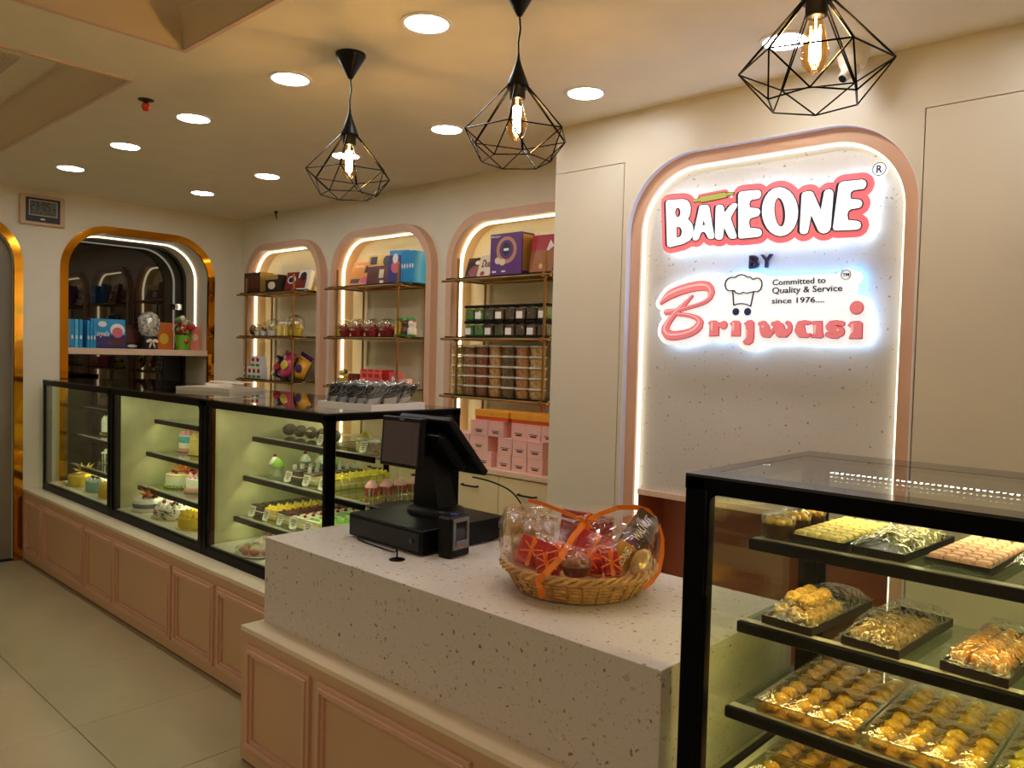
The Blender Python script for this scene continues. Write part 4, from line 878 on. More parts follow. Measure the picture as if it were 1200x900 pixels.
cake('white cake with pink piping and cherries', -4.655, 2.24, Z3, .095, .08, cw, ('rosettes', 'cherries', 'beads'), cp, bands=((.1, .3, cp),))
cake('white cake with orange petals and dark square prints', -4.90, 2.02, ZDk, .092, .07, cw, ('petals', 'shards'), cor, bands=((.25, .62, cm('print_blue', (96, 112, 130))),))
cake('broad chocolate chip cake with curls and cherries', -4.60, 2.07, ZDk, .135, .062, cw, ('flecks', 'shards', 'rosettes', 'cherries'), cw)
cake('yellow cake with lemon cream dabs nearest the pastry case', -4.27, 2.03, ZDk, .105, .062, cy, ('rosettes', 'full'), cy)

def pastry_row(n, x, y0, y1, z, sponge, top, what, deco=None, w=.105, h=.045):
    """a file of slices; the first is built, the rest are copies that share its meshes"""
    p = None; dy = (y1-y0)/n
    for k in range(n):
        lab = f'{what}, {ordn[k]} from the price tags'
        loc = (x+random.uniform(-.004, .004), y0+dy*(k+.5), z)
        if p is None:
            p = thing('pastry', lab, 'pastry', loc, (0, 0, 0), what+' row'); a, b = w/2, dy*.40
            MB().cbox(-a, a, -b, b, 0, h, .003).obj('sponge', sponge, p)
            MB().box(-a-.0006, a+.0006, -b-.0006, b+.0006, h*.45, h*.58).obj('cream_layer', cw, p)
            MB().cbox(-a-.001, a+.001, -b-.001, b+.001, h+.0002, h+.009, .003).obj('icing', top, p)
            if deco == 'cherry':
                for q in (-.03, .03): MB().ell((q, 0, h+.014), (.009, .009, .008), 8, 6).obj('cherry', ccherry, p)
            elif deco == 'stick': MB().box(-.03, -.022, -b*.5, b*.5, h+.009, h+.034).obj('white_tag', clace, p)
            elif deco == 'dab':
                for q in (-.032, 0, .032): MB().lathe([(.013, 0), (.012, .006), (.006, .013), (.001, .018)], 8, (q, 0, h+.009)).obj('cream_dab', top, p)
            elif deco == 'leaf':
                for q in (-.028, .012): MB().ell((q, 0, h+.013), (.02, .011, .006), 8, 5).obj('green_topping', cgr, p)
        else: dup(p, loc, (0, 0, R(random.uniform(-4, 4))), lab)
y_ = 2.11
pastry_row(8, -3.775, y_, 2.50, Z3, cm('sponge_brown', (96, 60, 42)), cch, 'dark chocolate pastry on the low shelf')
pastry_row(8, -3.645, y_, 2.50, Z3, cm('sponge_lemon', (240, 214, 120)), cy, 'bright yellow pastry on the low shelf', 'dab')
pastry_row(8, -3.515, y_, 2.50, Z3, cm('sponge_vanilla', (236, 216, 170)), cch, 'chocolate topped cherry pastry on the low shelf', 'cherry')
pastry_row(8, -3.385, y_, 2.50, Z3, MATS['sponge_vanilla'], cw, 'white cream cherry pastry on the low shelf', 'cherry')
pastry_row(8, -3.255, y_, 2.50, Z3, MATS['sponge_vanilla'], cw, 'white pastry with green topping on the low shelf', 'leaf')
pastry_row(8, -3.125, y_, 2.50, Z3, cm('sponge_green', (190, 206, 110)), cgr, 'green pastry on the low shelf', 'dab')
pastry_row(7, -3.52, 2.17, 2.49, Z2, MATS['sponge_brown'], cch, 'dark pastry with white tag on the middle shelf', 'stick')
pastry_row(7, -3.385, 2.17, 2.49, Z2, MATS['sponge_vanilla'], cch, 'brown and cream pastry on the middle shelf', 'stick')
pastry_row(8, -3.215, 2.17, 2.51, Z2, MATS['sponge_lemon'], cm('pineapple', (232, 206, 70)), 'pineapple pastry on the middle shelf', 'dab')

def price_tag(x, y, z, label):
    t = thing('price_tag', label, 'price tag', (x, y, z), (R(-18), 0, R(random.randint(-10, 10))), 'white price tags in the pastry case')
    BX('card', P('tag_white', (232, 226, 206), .5), (-.026, .026, -.001, .001, .006, .056), t)
    m = MB()
    for zz, wd in ((.044, .018), (.035, .020), (.025, .012), (.017, .008)): m.box(-wd, wd, -.0016, -.001, zz-.0018, zz+.0018)
    m.obj('print', P('tag_ink', (70, 62, 56), .6), t, kind='stuff'); MB().box(-.012, .012, -.006, .006, 0, .006).obj('clip', white_m, t)
for k, x in enumerate((-3.775, -3.635, -3.50, -3.375, -3.25)): price_tag(x, 2.077, Z3+.0005, f'white price tag on the low pastry shelf, {ordn[k]} from the middle cake case')
for k, x in enumerate((-3.515, -3.35, -3.21)): price_tag(x, 2.128, Z2+.0005, f'white price tag on the middle pastry shelf, {ordn[k]} from the middle cake case')
price_tag(-3.30, 2.172, 1.1145, 'white price tag on the top pastry shelf'); price_tag(-2.95, 2.172, 1.1145, 'white price tag near the glass end of the top shelf')

Z1 = 1.1142
for k in range(5):
    t = thing('cocoa_roll', f'cocoa dusted dark roll on the top pastry shelf, {ordn[k]} from the cake cases', 'pastry', (-3.775+k*.105, 2.30, Z1+.032), (0, 0, R(42+random.randint(-12, 12))), 'cocoa rolls on the top shelf')
    MB().ell((0, 0, 0), (.030, .058, .032), 14, 9).obj('roll', P('cocoa_dust', (104, 88, 68), .8, var=.3, vscale=60., bump=.6, bscale=120.), t)
    MB().lathe([(.014, 0), (.010, .006), (.003, .009)], 8, (0, -.055, .012)).obj('cream_dab', cgo if k == 2 else cch, t)
def dessert_cup(label, x, y, z, fill_m, top_m, cherry=True, r=.034, h=.07, striped=False):
    t = thing('dessert_cup', label, 'dessert', (x, y, z), group='dessert cups in the pastry case')
    MB().lathe([(r*.72, .001), (r, h*.78), (r*.97, h*.80), (r*.70, .004)], 18, cap=False).obj('clear_cup', clearbox_m, t)
    MB().lathe([(r*.70, .003), (r*.93, h*.76), (.001, h*.78)], 18).obj('filling', fill_m, t)
    if striped:
        for k in range(9):
            a = 2*pi*k/9; MB().cyl((r*.74*cos(a), r*.74*sin(a), .003), (r*1.0*cos(a), r*1.0*sin(a), h*.76), .004, n=5).obj('red_stripe', P('stripe_red', (200, 50, 50), .4), t)
    MB().lathe([(r*.92, h*.77), (r*.9, h*.95), (r*.55, h*1.2), (r*.15, h*1.4), (.0005, h*1.42)], 14).obj('cream_swirl', top_m, t)
    if cherry: MB().ell((0, 0, h*1.45), (.010, .010, .010), 10, 7).obj('cherry', ccherry, t)
dessert_cup('cream cup with a cherry at the front of the middle shelf', -3.775, 2.215, Z2, cw, cw)
dessert_cup('white cream cup with green topping beside the price tags', -3.695, 2.185, Z2, cw, cgr, False)
dessert_cup('cherry cream cup behind the front cups', -3.775, 2.40, Z2, cw, cw)
dessert_cup('chocolate and cherry cup behind the dark pastries', -3.685, 2.44, Z2, cch, cw)
dessert_cup('green topped cup at the rear of the middle shelf', -3.605, 2.46, Z2, cw, cgr, False)
for k in range(4): dessert_cup(f'red striped cup by the glass end of the middle shelf, {ordn[k]} from front', -2.93+.012*k, 2.215+k*.075, Z2, cw, cp, False, .032, .055, True)
dessert_cup('cup with yellow mango cream on the top shelf', -3.06, 2.27, Z1, cw, cy, False, .036, .06)
dessert_cup('cup with red cherries next to the mango cup', -3.005, 2.35, Z1, cw, cp, True, .032, .055)
dessert_cup('cup with pale green cream by the glass end', -2.915, 2.30, Z1, cw, cgr, False, .042, .06)
dessert_cup('second cup with lime green cream behind the pale one', -2.87, 2.41, Z1, cw, cgr, True, .040, .06)
for k in range(2):
    t = thing('dessert_jar', ('low clear jar of layered cream on the top shelf', 'low jar of brown pudding on the top shelf')[k], 'jar', (-3.02+k*.10, 2.225-.008*k, Z1), group='pudding jars in the pastry case')
    MB().lathe([(.026, .001), (.028, .006), (.028, .04), (.024, .045)], 16).obj('filling', cgo if k == 0 else cm('pudding', (150, 110, 70)), t); MB().lathe([(.030, 0), (.030, .046), (.027, .05)], 16, cap=False).obj('glass', clearbox_m, t); MB().lathe([(.030, .05), (.030, .056)], 16).obj('lid', white_m, t)
for k, (x, y) in enumerate(((-3.68, 2.21), (-3.51, 1.99))):
    t = thing('tart_platter', ('film wrapped platter of red rimmed tarts at the rear of the deck', 'film wrapped platter of red rimmed tarts at the front of the deck')[k], 'platter', (x, y, ZDk), (0, 0, k), 'tart platters on the case deck')
    MB().lathe([(.10, 0), (.118, .006), (.122, .010), (.10, .006)], 28).obj('plate', white_m, t)
    for q in range(10):
        a = 2*pi*q/10; MB().ell((0, 0, 0), (.024, .022, .016), 10, 7).obj('tart', P('tart_red', (176, 80, 66), .4), t, (.082*cos(a), .082*sin(a), .024))
    for q in range(5):
        a = 2*pi*q/5; MB().ell((0, 0, 0), (.024, .022, .016), 10, 7).obj('tart', P('tart_cream', (222, 204, 170), .4), t, (.036*cos(a), .036*sin(a), .026))
    MB().lathe([(.124, .008), (.120, .035), (.09, .048), (.04, .052), (.001, .053)], 24, cap=False).obj('film', wrap_m, t)

# ================================================================ sweets case
def card_tray(t, a, b, h=.018, mat=None):
    m = mat or blackp_m
    MB().box(-a, a, -b, b, 0, .003).obj('tray', m, t)
    MB().prism([rect(-a-.004, a+.004, -b-.004, b+.004), rect(-a, a, -b, b)], fxy, 0, h).obj('tray_rim', m, t)
S1, S2, S3, S4 = 1.1365, .9385, .7395, .5705
def barfi(label, x, y, mat, a, b, nx, ny, rz, what):
    t = thing('sweets_tray', label, 'tray', (x, y, S1), (0, 0, R(rz)), 'trays on the top sweets shelf'); card_tray(t, a, b)
    M_ = Matrix.Translation((x, y, S1)) @ Matrix.Rotation(R(rz), 4, 'Z'); me = MB().cbox(-a/nx*.90, a/nx*.90, -b/ny*.90, b/ny*.90, 0, .024, .004).mesh('sweet_square', mat)
    for i in range(nx):
        for j in range(ny):
            p = M_ @ Vector((-a+a/nx*(2*i+1), -b+b/ny*(2*j+1), .0035)); O('sweet_square', me, None, p, (0, 0, R(rz)), f'{what}, {ordn[j]} row, {ordn[i]} from the jars', 'sweet', what)
barfi('black tray of cream coloured sweet squares on the top shelf', -.735, 2.045, P('barfi_cream', (226, 212, 140), .6, bump=.5, bscale=90., var=.1, vscale=40.), .062, .145, 4, 8, -4, 'cream sweet square cut in the cream tray')
barfi('black tray of pink sweet squares on the top shelf', -.432, 2.055, P('barfi_pink', (222, 176, 160), .6, bump=.5, bscale=90., var=.12, vscale=40.), .062, .145, 4, 8, -4, 'pink sweet square cut in the pink tray')
for k in range(3):
    t = thing('honey_jar', ('round clear lidded jar at the front of the top sweets shelf', 'round clear lidded jar second in line behind another jar', 'round clear lidded jar furthest back on the top sweets shelf')[k], 'jar', (-.850, 1.918+k*.098, S1), group='round clear lidded jars')
    MB().lathe([(.036, 0), (.040, .004), (.040, .036)], 24).obj('body', P('jar_dark', (60, 34, 20), .25), t)
    for q in range(6):
        a = q*1.05; MB().ell((0, 0, 0), (.014, .014, .009), 8, 6).obj('gold_sweet', P('gold_sweet', (226, 176, 40), .25, .3), t, (.022*cos(a), .022*sin(a), .041))
    MB().lathe([(.041, .036), (.042, .05), (.038, .058), (.02, .062), (.001, .062)], 24, cap=False).obj('clear_lid', clearbox_m, t)
def film_over(t, a, b, h, seed, mat=None):
    r_ = random.Random(seed); nx, ny = 9, 13; vs = []
    for j in range(ny):
        for i in range(nx):
            u, v = -1+2*i/(nx-1), -1+2*j/(ny-1); e = max(abs(u), abs(v))
            z = h*(1-e**4)+.020*e**4+r_.uniform(-.005, .005)*(1 if e < .99 else .4)
            vs.append((u*a*1.08+r_.uniform(-.004, .004), v*b*1.08+r_.uniform(-.004, .004), max(z, .0215 if e > .9 else z)))
    MB().add(vs, [(j*nx+i, j*nx+i+1, (j+1)*nx+i+1, (j+1)*nx+i) for j in range(ny-1) for i in range(nx-1)]).obj('film', mat or wrap_m, t)
t = thing('sweets_tray', 'film wrapped black tray with green topped sweets and an empty front', 'tray', (-.588, 2.045, S1), (0, 0, R(-5)), 'trays on the top sweets shelf'); card_tray(t, .055, .150)
sw = []
def sweets_on(parent_loc, rz, spots, mk, label, group, name='sweet'):
    M_ = Matrix.Translation(parent_loc) @ Matrix.Rotation(rz, 4, 'Z'); me = mk
    ys, xs_ = sorted({(round(p[2], 3), round(p[1], 3)) for p in spots}), sorted({(round(p[2], 3), round(p[0], 3)) for p in spots}); zs = sorted({round(p[2], 3) for p in spots})
    for (x, y, z, q) in spots:
        zz = round(z, 3); r_ = [v for v in ys if v[0] == zz].index((zz, round(y, 3))); c_ = [v for v in xs_ if v[0] == zz].index((zz, round(x, 3)))
        O(name, me, None, M_ @ Vector((x, y, z)), (0, 0, rz+q), f'{label}, {"upper " if zz > zs[0] else ""}{ordn[r_]} row, {ordn[c_]} place', 'sweet', group)
sweets_on((-.588, 2.045, S1), R(-5), [(-.028+i*.028, .01+j*.034, .0035, .1*i) for i in range(3) for j in range(4)], MB().cbox(-.012, .012, -.014, .014, 0, .028, .004).mesh('sweet', P('sweet_green', (150, 150, 60), .6, var=.3, vscale=50., bump=.6)), 'green brown sweet piece under the film', 'green sweets under film')
BX('foil_card', P('foil_blue', (150, 160, 190), .15, .6), (-.05, .05, -.14, -.02, .0035, .008), t); film_over(t, .055, .150, .050, 4)
t = thing('sweets_bowl', 'film wrapped steel bowl at the picture edge on the top shelf', 'bowl', (-.285, 2.0, S1)); MB().lathe([(.03, 0), (.055, .02), (.058, .030), (.052, .022), (.028, .004)], 24).obj('bowl', chrome_m, t)
for q in range(6): MB().ell((.025*cos(q), .025*sin(q), .026), (.014, .014, .012), 8, 6).obj('sweet', MATS['gold_sweet'], t)
film_over(t, .065, .065, .045, 9)
def wrapped_tray(label, x, seed, spots, me, what, rz=-4):
    t = thing('sweets_tray', label, 'tray', (x, 1.995, S2), (0, 0, R(rz)), 'film wrapped trays on the middle sweets shelf'); card_tray(t, .060, .165, .020, P('tray_brown', (40, 26, 22), .35))
    sweets_on((x, 1.995, S2), R(rz), spots, me, what, what); film_over(t, .060, .165, .066, seed)
    BX('label_card', P('label_white', (226, 222, 214), .4), (-.03, .03, .07, .085, .0205, .0212), t)
rr = random.Random(11)
balls = MB().ell((0, 0, .022), (.021, .021, .021), 12, 8).mesh('sweet', P('laddu', (196, 154, 74), .7, var=.3, vscale=70., bump=1., bscale=140.))
wrapped_tray('film wrapped tray of crumbly golden balls on the middle shelf', -.770, 21, [(-.036+.036*i, -.12+.042*j, .0035, rr.random()) for i in range(3) for j in range(4)] + [(-.018+.036*i, -.10+.042*j, .034, rr.random()) for i in range(2) for j in range(3)], balls, 'crumbly golden sweet ball in the wrapped tray')
nuts = MB().cbox(-.019, .019, -.019, .019, 0, .030, .008).mesh('sweet', P('nut_roll', (150, 116, 62), .7, var=.45, vscale=110., bump=1., bscale=160.))
wrapped_tray('film wrapped tray of seed crusted sweets on the middle shelf', -.578, 22, [(-.038+.038*i, -.13+.039*j, .0035, 0) for i in range(3) for j in range(6)], nuts, 'seed crusted sweet block in the wrapped tray')
rolls = MB().ell((0, 0, .023), (.0185, .026, .0215), 12, 8).mesh('sweet', P('saffron_roll', (204, 140, 62), .6, var=.25, vscale=60., bump=.7, bscale=120.))
wrapped_tray('film wrapped tray of orange brown rolls on the middle shelf', -.372, 23, [(-.037+.037*i, -.125+.052*j, .0035, 0) for i in range(3) for j in range(5)], rolls, 'orange brown sweet roll in the wrapped tray')
def clear_box(label, x0, x1, y0, y1, z, nx, ny, me, what, h=.045):
    t = thing('sweets_box', label, 'box', ((x0+x1)/2, (y0+y1)/2, z), group='clear plastic boxes of gold sweets'); a, b = (x1-x0)/2-.003, (y1-y0)/2-.003
    MB().prism([rect(-a, a, -b, b), rect(-a+.002, a-.002, -b+.002, b-.002)], fxy, 0, h-.014).obj('clear_tub', clearbox_m, t)
    BX('gold_card', P('gold_card', (214, 164, 50), .25, .5), (-a+.003, a-.003, -b+.003, b-.003, .0005, .002), t)
    m = MB(); vs = []; fs = []
    for i in range(nx):
        for j in range(ny):
            u0, u1, v0, v1 = -a+2*a*i/nx, -a+2*a*(i+1)/nx, -b+2*b*j/ny, -b+2*b*(j+1)/ny
            m.add([(u0, v0, h-.012), (u1, v0, h-.012), (u1, v1, h-.012), (u0, v1, h-.012), ((u0+u1)/2, (v0+v1)/2, h)], [(0, 1, 4), (1, 2, 4), (2, 3, 4), (3, 0, 4)])
    m.obj('faceted_lid', clearbox_m, t)
    MB().prism([rect(-a-.003, a+.003, -b-.003, b+.003), rect(-a+.003, a-.003, -b+.003, b-.003)], fxy, h-.0150, h-.0122).obj('rim', rim_m, t)
    c = t.location
    for i in range(nx):
        for j in range(ny):
            O('sweet', me, None, (c.x-a+2*a*(i+.5)/nx, c.y-b+2*b*(j+.5)/ny, c.z+.0022), (0, 0, random.random()*3), f'{what}, {ordn[j]} row, {ordn[i]} place', 'sweet', what)
gs = []
for k, c in enumerate(((226, 166, 30), (236, 178, 34), (240, 200, 44))):
    lump = MB().ell((0, 0, .0135), (.0225, .0205, .0132), 12, 8); rl = random.Random(k)
    for i in range(len(lump.v)): x, y, z = lump.v[i]; q = 1+rl.uniform(-.13, .13); lump.v[i] = (x*q, y*q, max(0, .0135+(z-.0135)*(1+rl.uniform(-.15, .05))))
    gs.append(lump.mesh('sweet', P(f'gold_sweet_{k}', c, .45, var=.25, vscale=70., bump=.6, bscale=120.)))
xs = [(-.832, -.592), (-.586, -.346), (-.340, -.100)]; nm = ('beside the stone counter', 'in the middle', 'at the picture edge')
for k, (a, b) in enumerate(xs):
    clear_box(f'clear box of gold sweets in front on the low shelf {nm[k]}', a, b, 1.775, 1.985, S3, 4, 4, gs[k], f'golden sweet in front shelf box {nm[k]}')
    clear_box(f'clear box of gold sweets at the rear of the low shelf {nm[k]}', a, b, 1.990, 2.185, S3, 4, 4, gs[k], f'golden sweet in rear shelf box {nm[k]}')
    if k < 2:
        clear_box(f'clear box of gold sweets on the case deck {nm[k]}', a-.01, b-.01, 1.66, 1.87, S4, 4, 4, gs[k], f'golden sweet in front deck box {nm[k]}')
        clear_box(f'clear box of gold sweets at the rear of the deck {nm[k]}', a-.01, b-.01, 1.88, 2.09, S4, 4, 4, gs[k], f'golden sweet in rear deck box {nm[k]}')
# ================================================================ goods in the niches
def carton(label, x0, x1, yb, d, z, h, mat, prints=(), lean=0., rz=0., name='carton', cat='box', group=None, fn=None):
    """printed box; its origin is the rear foot so that it can lean back. prints: (name, material, kind, u0, u1, w0, w1) in fractions of the front"""
    w = x1-x0; t = thing(name, label, cat, ((x0+x1)/2, yb, z), (R(-lean), 0, R(rz)), group)
    MB().cbox(-w/2, w/2, -d, 0, 0, h, .0015).obj('box', mat, t)
    for q, (pn, pm, kd, u0, u1, w0, w1) in enumerate(prints):
        a, b, c, e = -w/2+u0*w, -w/2+u1*w, w0*h, w1*h; y = -d-.0002-.0003*(q+1)
        if kd == 'r': MB().box(a, b, y, -d+.0002, c, e).obj(pn, pm, t)
        elif kd == 'e': MB().prism([[((a+b)/2+(b-a)/2*cos(2*pi*k/18), (c+e)/2+(e-c)/2*sin(2*pi*k/18)) for k in range(18)]], fxz, y, -d+.0002).obj(pn, pm, t)
        elif kd == 'd': MB().prism([[(a, c), (b, (c+e)/2), ((a+b)/2, e)]], fxz, y, -d+.0002).obj(pn, pm, t)
        elif kd == 'b': MB().box(a, b, y, -d+.0002, c, e).obj(pn, pm, t)
        elif kd == 's': MB().box(w/2-.0002, w/2+.0008, -d*u1, -d*u0, c, e).obj(pn, pm, t)
        elif isinstance(kd, tuple): TEXT(pn, kd[1], pm, fxz, a, b, c, e, y, -d+.0002, t, shear=.2, bold=.012)
    return t
k_or, k_br, k_dk, k_bl, k_nv = P('card_orange', (224, 146, 66), .4), P('card_brown', (92, 48, 30), .35), P('card_dark', (46, 28, 24), .35), P('card_blue', (40, 150, 206), .35), P('card_navy', (50, 40, 110), .35)
k_pu, k_rd, k_cr, k_go, k_pk = P('card_purple', (96, 52, 120), .35), P('card_red', (176, 34, 44), .35), P('card_cream', (232, 214, 180), .4), P('card_gold', (206, 164, 80), .3, .4), P('card_pink', (236, 176, 164), .45)
k_wh, k_gn, k_ye = P('card_white', (238, 234, 226), .4), P('card_green', (60, 140, 60), .4), P('card_yellow', (236, 198, 62), .4)
ZA, ZB_, ZC_ = RZ[0]+RT, RZ[1]+RT, RZ[2]+RT
# -- niche beside the corner
carton('dark chocolate box with gold side on the corner rack', -6.19, -5.93, 3.44, .12, ZA, .165, k_dk, [('gold_side', k_go, 's', .0, 1., 0, 1.), ('print', k_br, 'r', .1, .35, .2, .8), ('print', k_br, 'r', .4, .65, .2, .8), ('print', k_br, 'r', .7, .92, .2, .8)])
carton('gold topped small dark chocolate box on the corner rack', -5.88, -5.69, 3.42, .08, ZA, .135, k_dk, [('gold_band', k_go, 'r', 0, 1, .72, 1), ('swirl', k_cr, 'e', .2, .8, .15, .6)])
carton('red brown chocolate pack leaning on the corner rack', -5.68, -5.53, 3.43, .04, ZA, .150, P('pack_redbrown', (128, 40, 32), .3), [('white_oval', k_wh, 'e', .15, .85, .35, .8), ('dark_oval', k_dk, 'e', .25, .75, .42, .72)], 14, 6)
carton('white and brown chocolate pack leaning on the corner rack', -5.50, -5.37, 3.43, .04, ZA, .160, k_wh, [('brown_panel', P('pack_redbrown', (128, 40, 32), .3), 'r', 0, .75, .05, .6), ('dark_oval', k_dk, 'e', .15, .7, .45, .9)], 16, 10)
carton('flat yellow carton at the end of the corner rack', -5.52, -5.34, 3.52, .06, ZA, .035, k_ye)
def gift_pot(label, x, y, z, pot_m, r, h, wrap_m_, tops, bow=None, name='gift_pot', cat='gift', group=None):
    t = thing(name, label, cat, (x, y, z), group=group)
    MB().lathe([(r*.75, 0), (r, h*.9), (r*1.04, h), (r*.9, h), (r*.7, h*.1)], 18).obj('pot', pot_m, t)
    for q in range(len(tops)*3):
        a, rad = q*2.4, r*(.25+.55*((q*.618) % 1)); MB().ell((0, 0, 0), (r*.38, r*.38, r*.36), 8, 6).obj('wrapped_candy', tops[q % len(tops)], t, (rad*cos(a), rad*sin(a), h+r*.3+r*.55*((q*.382) % 1)))
    if wrap_m_: MB().lathe([(r*1.05, h*.9), (r*1.35, h+r*.8), (r*1.1, h+r*1.6), (r*.3, h+r*2.0), (.001, h+r*2.02)], 16, cap=False).obj('film', wrap_m_, t)
    if bow:
        for s_ in (-1, 1): MB().ell((s_*.35*r, -r*1.02, h*.75), (r*.34, r*.10, r*.2), 8, 6).obj('bow_loop', bow, t)
        MB().ell((0, -r*1.05, h*.75), (r*.12, r*.1, r*.12), 8, 6).obj('bow_knot', bow, t)
    return t
c_red, c_yel, c_wht, c_grn, c_brn, c_pnk = P('candy_red', (190, 40, 44), .25), P('candy_yellow', (226, 196, 70), .25), P('candy_white', (236, 226, 206), .25), P('candy_green', (110, 160, 60), .25), P('candy_brown', (90, 54, 40), .25), P('candy_pink', (216, 110, 130), .25)
t = thing('chocolate_egg', 'brown gold chocolate egg on the corner rack', 'egg', (-6.10, 3.36, ZB_)); MB().ell((0, 0, .048), (.032, .032, .045), 14, 10).obj('egg', P('egg_gold', (130, 92, 44), .25, .5), t); MB().lathe([(.022, 0), (.016, .006)], 12).obj('stand', k_go, t)
gift_pot('tiny clear pot of white sweets beside the egg', -6.01, 3.35, ZB_, c_wht, .030, .04, clearbox_m, [c_wht, c_yel])
gift_pot('small clear pot of brown and white sweets on the corner rack', -5.92, 3.36, ZB_, c_wht, .034, .04, clearbox_m, [c_brn, c_wht])
gift_pot('round hamper with yellow and dark candy on the corner rack', -5.80, 3.37, ZB_, c_wht, .048, .045, clearbox_m, [c_yel, c_brn, c_wht])
for k in range(2):
    t = carton(('yellow gift carton with white bow, nearer the corner', 'yellow gift carton with white bow, beside the flower hamper')[k], -5.70+k*.085, -5.63+k*.085, 3.40, .06, ZB_, .085, k_ye, [('white_band', k_wh, 'r', .4, .6, 0, 1)], group='yellow gift cartons')
    for q in range(5): MB().ell((.018*cos(q*1.26), -.03+.018*sin(q*1.26), .098), (.015, .012, .014), 8, 6).obj('bow_loop', c_wht, t)
gift_pot('yellow flower hamper at the end of the corner rack', -5.46, 3.37, ZB_, c_yel, .058, .05, clearbox_m, [c_yel, c_wht, c_yel, c_brn])
for k in range(4):
    carton(f'white juice pack with red and green print, {ordn[k]} in the lower line', -6.17+k*.072, -6.102+k*.072, 3.37, .06, ZC_, .095, k_wh, [('red_fruit', c_red, 'e', .2, .8, .45, .85), ('green_leaf', k_gn, 'r', .1, .9, .05, .28)], group='white juice packs')
for k in range(2):
    carton(f'white juice pack resting on the lower line, {("nearer the corner", "nearer the pouches")[k]}', -6.045+k*.075, -5.975+k*.075, 3.37, .06, ZC_+.0955, .09, k_wh, [('red_fruit', c_red, 'e', .2, .8, .45, .85), ('green_leaf', k_gn, 'r', .1, .9, .05, .28)], group='white juice packs')
carton('silver striped carton behind the pouches on the corner rack', -5.86, -5.58, 3.53, .05, ZC_, .19, P('card_silver', (176, 170, 160), .3, .3), [('stripe', k_dk, 'r', .04+.12*q, .07+.12*q, .1, .95) for q in range(8)])
def pouch(label, x, y, z, w, h, mat, mat2, tilt, lean=14):
    t = thing('snack_pouch', label, 'pouch', (x, y, z), (R(-lean), R(tilt), 0), 'snack pouches on the corner rack')
    m = MB(); n = 8; vs = []
    for j in range(n+1):
        v = j/n; th = .030*sin(pi*min(1, v*1.02))**.6+.002; ww = w/2*(1-.06*sin(pi*v))
        vs += [(-ww, 0, v*h), (0, -th, v*h), (ww, 0, v*h), (0, th, v*h)]
    m.add(vs, [(j*4+a, j*4+(a+1) % 4, j*4+4+(a+1) % 4, j*4+4+a) for j in range(n) for a in range(4)] + [(3, 2, 1, 0), (n*4, n*4+1, n*4+2, n*4+3)], True); m.obj('bag', mat, t)
    MB().ell((0, -.026, h*.5), (w*.28, .012, h*.2), 12, 8).obj('print', mat2, t)
    MB().box(-w/2*.98, w/2*.98, -.003, .003, h-.002, h+.012).obj('crimped_seal', mat, t)
pouch('dark purple snack pouch next to the juice packs', -5.80, 3.40, ZC_+.02, .17, .16, P('pouch_purple', (70, 30, 70), .25), c_red, 10)
pouch('bright pink snack pouch leaning on the corner rack', -5.66, 3.375, ZC_+.02, .17, .20, P('pouch_pink', (220, 70, 120), .25), c_yel, 14)
pouch('violet snack pouch behind the yellow pouch', -5.52, 3.43, ZC_+.02, .18, .19, P('pouch_violet', (74, 34, 96), .25), c_pnk, 18)
pouch('yellow and violet snack pouch at the end of the corner rack', -5.43, 3.365, ZC_+.02, .17, .16, P('pouch_yellow', (224, 164, 40), .25), P('pouch_violet', (74, 34, 96), .25), 20)
# -- middle niche
carton('orange chocolate gift box leaning at the end of the middle rack', -4.90, -4.62, 3.48, .03, ZA, .20, k_or, [('dark_bar', k_dk, 'r', .1, .42, .12, .3), ('dark_bar', k_dk, 'r', .5, .85, .55, .85), ('pink_corner', c_pnk, 'e', .45, .9, .1, .4), ('lettering', k_wh, ('t', 'Desserts'), .1, .42, .78, .9)], 24, 8)
carton('brown chocolate carton with gold top on the middle rack', -4.61, -4.33, 3.45, .05, ZA, .215, P('card_choc', (104, 40, 32), .35), [('gold_band', k_go, 'r', 0, 1, .62, 1), ('print', k_dk, 'r', .08, .35, .68, .94), ('print', k_dk, 'e', .6, .9, .6, .95), ('print', k_br, 'e', .1, .45, .2, .6), ('cream_piece', k_cr, 'r', .5, .68, .22, .5), ('print', k_wh, 'e', .55, .72, .04, .14)], 8)
carton('blue and navy dessert box facing out on the middle rack', -4.32, -4.16, 3.42, .05, ZA, .225, k_bl, [('navy_panel', k_nv, 'r', 0, .8, .0, .85), ('pink_scoop', c_pnk, 'e', .15, .65, .3, .7), ('white_swirl', k_wh, 'e', .2, .5, .6, .9), ('side_print', k_wh, 's', .3, .7, .4, .6)], 6, 12)
for k in range(5): carton(f'thin bright blue box standing edge out on the middle rack, {ordn[k]} in line', -4.155+k*.027, -4.130+k*.027, 3.50, .15, ZA, .21, k_bl, [('white_mark', k_wh, 'e', .2, .8, .45, .6)], group='thin blue boxes on the middle rack')
gift_pot('yellow topped candy pot at the near end of the middle shelf', -4.86, 3.36, ZB_, c_yel, .032, .04, clearbox_m, [c_yel, c_grn])
for k in range(7): gift_pot(f'clear pot of red and brown candy on the middle rack, {ordn[k]} from the yellow pot', -4.785+k*.085, 3.355+.03*(k % 2), ZB_, P('pot_redclear', (150, 40, 40), .2), .040, .042, clearbox_m, [c_red, c_brn, c_pnk, c_red], group='red candy pots')
